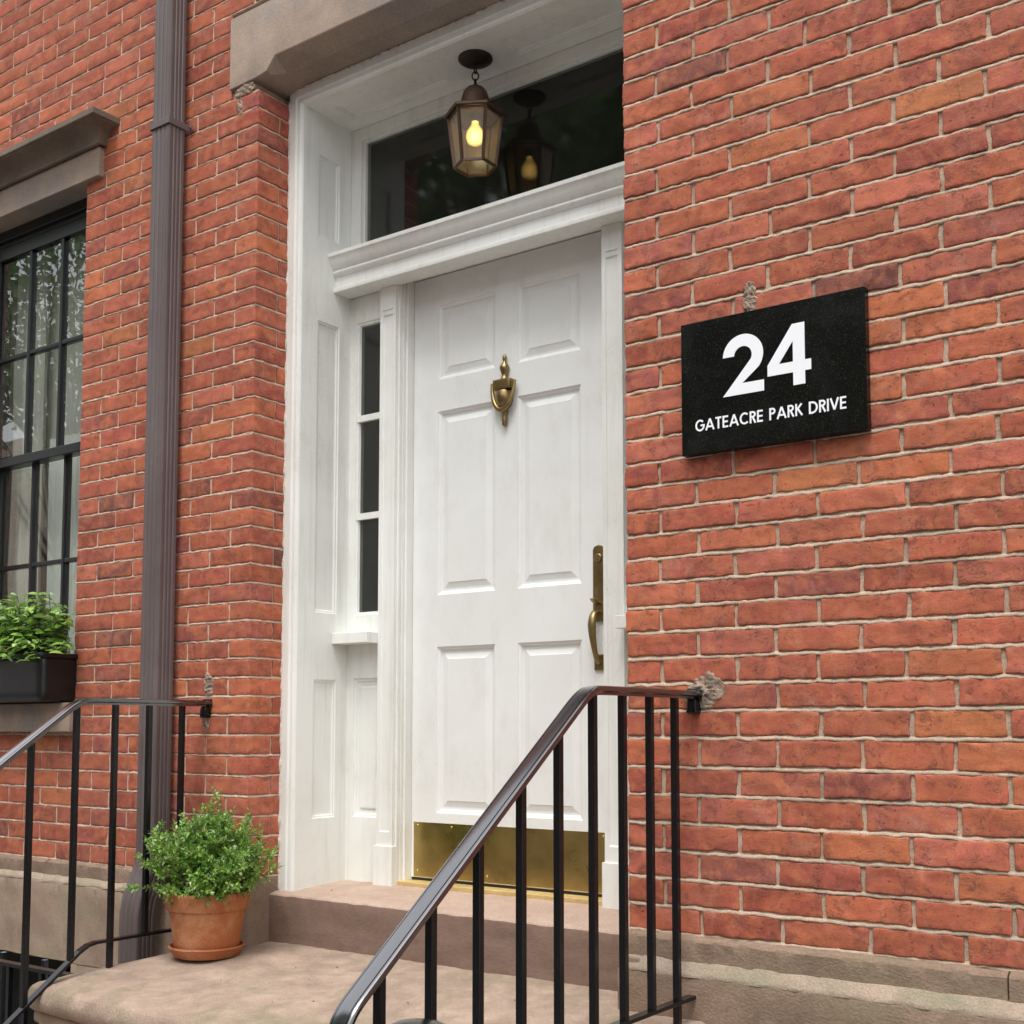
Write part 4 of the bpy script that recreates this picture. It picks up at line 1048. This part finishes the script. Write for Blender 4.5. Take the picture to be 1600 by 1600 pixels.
def twig_leaves(P, L0, n, light):
    """opposite pairs of leaves along a twig polyline"""
    d = np.r_[0, np.cumsum(np.linalg.norm(np.diff(P, axis=0), axis=1))]
    for k in range(n):
        t = d[-1]*(.22 + .78*(k + lr.uniform(0, .6))/n)
        c = np.array([np.interp(t, d, P[:, i]) for i in range(3)])
        i = min(len(P) - 2, np.searchsorted(d, t) - 1); T = P[i+1] - P[i]; T /= np.linalg.norm(T)
        s = np.cross(T, lr.normal(size=3)); s /= np.linalg.norm(s)
        for sg in (1, -1):
            dd = T*lr.uniform(.35, .9) + s*sg + np.array([0, 0, .15])
            col = np.array(GR[lr.choice(6, p=[.28, .24, .18, .16, .06, .08])])*lr.uniform(1.3, 2.1)*np.array([1.0, 1.06, .75])
            if light and k >= n - 3: col = col*.35 + np.array([.23, .36, .10])*.85
            if lr.rand() < .045: col = np.array([.42, .48, .28])
            if lr.rand() < .012: col = np.array([.36, .26, .10])
            L = L0*lr.uniform(.75, 1.25); v, f = small_leaf(L, L*.52)
            lb.add(c, dd, np.array([0, 0, 1.]) + lr.normal(size=3)*.5, v, f, col)
    v, f = small_leaf(L0*1.0, L0*.5); lb.add(P[-1], P[-1] - P[-2], np.array([0, 0, 1.]), v, f, np.array([.15, .29, .07]))
tubesec = lambda r: [(r*math.cos(a), r*math.sin(a)) for a in (0, 2.1, 4.2)]
nb = 235
for k in range(nb):
    az = lr.uniform(0, 2*math.pi); u = lr.rand()**.8; el = R(90) - u*R(97)
    dirn = np.array([math.cos(el)*math.cos(az), math.cos(el)*math.sin(az), math.sin(el)])
    rad = np.array([.238, .21, .225])*lr.uniform(.60, 1.10)*(1.0 + .13*math.sin(3*az + 1) + .08*math.sin(7*az))
    tip = base + np.array([0, 0, .092]) + dirn*rad
    s0 = base + np.array([lr.normal()*.012, lr.normal()*.012, 0]) + np.array([dirn[0], dirn[1], 0])*.02
    midp = (s0 + tip)/2 + np.array([0, 0, .03]) + lr.normal(size=3)*.010
    t = np.linspace(0, 1, 8)[:, None]; Pm = (1-t)**2*s0 + 2*t*(1-t)*midp + t*t*tip
    Pm[:, 2] = np.maximum(Pm[:, 2], np.where(np.hypot(Pm[:, 0] - PX_, Pm[:, 1] - PY_) < .15, base[2] + .07, base[2] + .05))
    tw.sweep(Pm, tubesec(.0012), cap=False)
    twig_leaves(Pm[3:], .0165, 12, True)
    for q in range(5):
        i = lr.randint(3, 7); dd = dirn*.5 + lr.normal(size=3)*.6; dd /= np.linalg.norm(dd)
        L = lr.uniform(.035, .065); a = Pm[i]; Q = np.array([a, a + dd*L*.5 + np.array([0, 0, .004]), a + dd*L + np.array([0, 0, .010])])
        tw.sweep(Q, tubesec(.0007), cap=False); twig_leaves(Q, .0155, 7, q < 3)
lb.build('foliage', shrub, shrub_loc); tw.build('stems', 'twig', shrub, recalc=False)

# ---------------------------------------------------------------- window planter
pl_loc = (-2.70, -.04, .82)
mb = MB(); rbox(mb, (-3.02, -.150, .821), (-2.462, .062, 1.000), .022, .02, faces='FKTBLR', back=True, warp=lambda P: P + np.stack([(P[..., 0] + 2.74)*(P[..., 2] - .9)*.12, (P[..., 1] + .045)*(P[..., 2] - .9)*.3, P[..., 2]*0], -1))
planter = tag(mb.build('window_planter', 'plastic', None, smooth='all', loc=pl_loc), 'black trough planter standing on the window sill', 'planter')
mb = MB(); rbox(mb, (-3.028, -.160, .986), (-2.452, .070, 1.006), .006, .03, faces='FKTBLR', back=True); mb.build('rim', 'plastic', planter, smooth='all')
plant = thing('window_box_plant', 'leafy bright green plant filling the black window planter', 'plant', (-2.72, -.045, 1.0))
lb = LeafB(); tw = MB(); b0 = np.array([-2.72, -.045, 1.005])
LG = [(.15, .27, .05), (.20, .34, .06), (.11, .20, .045), (.27, .41, .09), (.07, .15, .035), (.34, .48, .20)]
for k in range(210):
    s0 = b0 + np.array([lr.uniform(-.27, .22), lr.uniform(-.06, .06), 0])
    tip = s0 + np.array([lr.normal()*.06, lr.normal()*.055 - .035, lr.uniform(.03, .235)])
    if lr.rand() < .3: tip = s0 + np.array([lr.normal()*.07, -.10 + lr.normal()*.03, lr.uniform(-.03, .06)])
    midp = (s0 + tip)/2 + np.array([0, 0, .05]); t = np.linspace(0, 1, 7)[:, None]
    Pm = (1-t)**2*s0 + 2*t*(1-t)*midp + t*t*tip; tw.sweep(Pm, tubesec(.0016), cap=False)
    for q in range(7):
        c = Pm[min(6, 1 + q)]; L = lr.uniform(.030, .056); v, f = leaf_shape(L, L*lr.uniform(.55, .72), .3, lr.uniform(.1, .5))
        d = np.array([math.cos(q*2.4 + k), math.sin(q*2.4 + k), lr.uniform(-.2, .5)])
        d[1] -= .3; col = np.array(LG[lr.choice(6, p=[.25, .24, .15, .18, .06, .12])])*lr.uniform(1.05, 1.45)
        lb.add(c, d, np.array([0, -.3, 1.]) + lr.normal(size=3)*.3, v, f, col)
lb.build('foliage', plant, (-2.72, -.045, 1.0)); tw.build('stems', 'twig', plant, recalc=False)

# ---------------------------------------------------------------- areaway railing low on the left
ar = thing('areaway_fence', 'low black iron fence in the sunken area left of the stoop', 'fence', (-2.6, -.40, -.95))
mb = MB(); mb.box(-3.6, -1.86, -.415, -.385, -.089, -.077); mb.build('top_rail', 'black_paint', ar, bevel=.001)
for k in range(18):
    x = -1.93 - k*.094; mb = MB(); mb.box(x - .008, x + .008, -.408, -.392, -.95, -.088); mb.build('picket', 'black_paint', ar)

# ---------------------------------------------------------------- across the street (seen in the glass)
def tree(x, y, seed, label, h=9.5, cr=3.4, nc=115):
    t = thing('street_tree', label, 'tree', (x, y, -1.1), 'street trees across the road'); r = np.random.RandomState(seed); tb = MB(); lb = LeafB()
    top = np.array([x, y, -1.1 + h*.55])
    p = np.array([[x, y, -1.1], [x + .1, y, 1.2], [x - .05, y + .1, 2.8], top]); 
    a = np.linspace(0, 2*np.pi, 10, endpoint=False); sec = [(math.cos(q), math.sin(q)) for q in a]
    tb.sweep(p, sec, up0=(1, 0, 0), scale=[.22, .18, .15, .09])
    C = np.array([x, y, -1.1 + h*.66])
    for k in range(nc):
        d = r.normal(size=3); d[2] = abs(d[2])*.8 - .25; d /= np.linalg.norm(d)
        e = C + d*np.array([cr, cr, h*.36])*r.uniform(.45, 1.0); s = p[2] + (top - p[2])*r.rand()
        m = (s + e)/2 + np.array([0, 0, .3]); q = np.linspace(0, 1, 6)[:, None]; B = (1-q)**2*s + 2*q*(1-q)*m + q*q*e
        tb.sweep(B, sec[::2], up0=(.3, .2, 1), scale=np.linspace(.035, .008, 6))
        for j in range(240):
            c = e + r.normal(size=3)*np.array([.50, .50, .36]); L = r.uniform(.12, .19); v, f = small_leaf(L, L*.6)
            col = np.array([(.09, .17, .04), (.12, .22, .05), (.16, .28, .07), (.06, .13, .03)][r.randint(4)])
            lb.add(c, r.normal(size=3), r.normal(size=3), v, f, col)
    tb.build('trunk', 'bark', t, smooth='all'); lb.build('crown', t, (x, y, -1.1))
tree(-8.4, -10.0, 1, 'leafy street tree nearest the stoop, seen only as a reflection in the transom', 14.5, 4.2)
tree(-17.0, -9.5, 2, 'leafy street tree farthest along the street, reflected in the sash window', 12.5, 3.8, 48)
tree(-12.5, -12, 3, 'leafy street tree between two others, reflected in the sash window', 12, 3.6, 40)
fb = thing('terrace_houses', 'pale brown row of houses across the street, seen reflected in the glass', 'building', (-12, -19, -1.1))
mb = MB(); mb.box(-45, 18, -27, -19, -1.1, 9.2); mb.build('wall', 'facade', fb)
mb = MB(); mb.box(-45.2, 18.2, -27.2, -18.6, 9.2, 9.8); mb.build('roof', 'facade', fb)
for i in range(18):
    for j in range(3):
        x = -42 + i*3.3; z = .6 + j*3.1
        mb = MB(); mb.box(x, x + 1.2, -19.02, -18.98, z, z + 1.9); w = mb.build('window', 'farglass', fb)
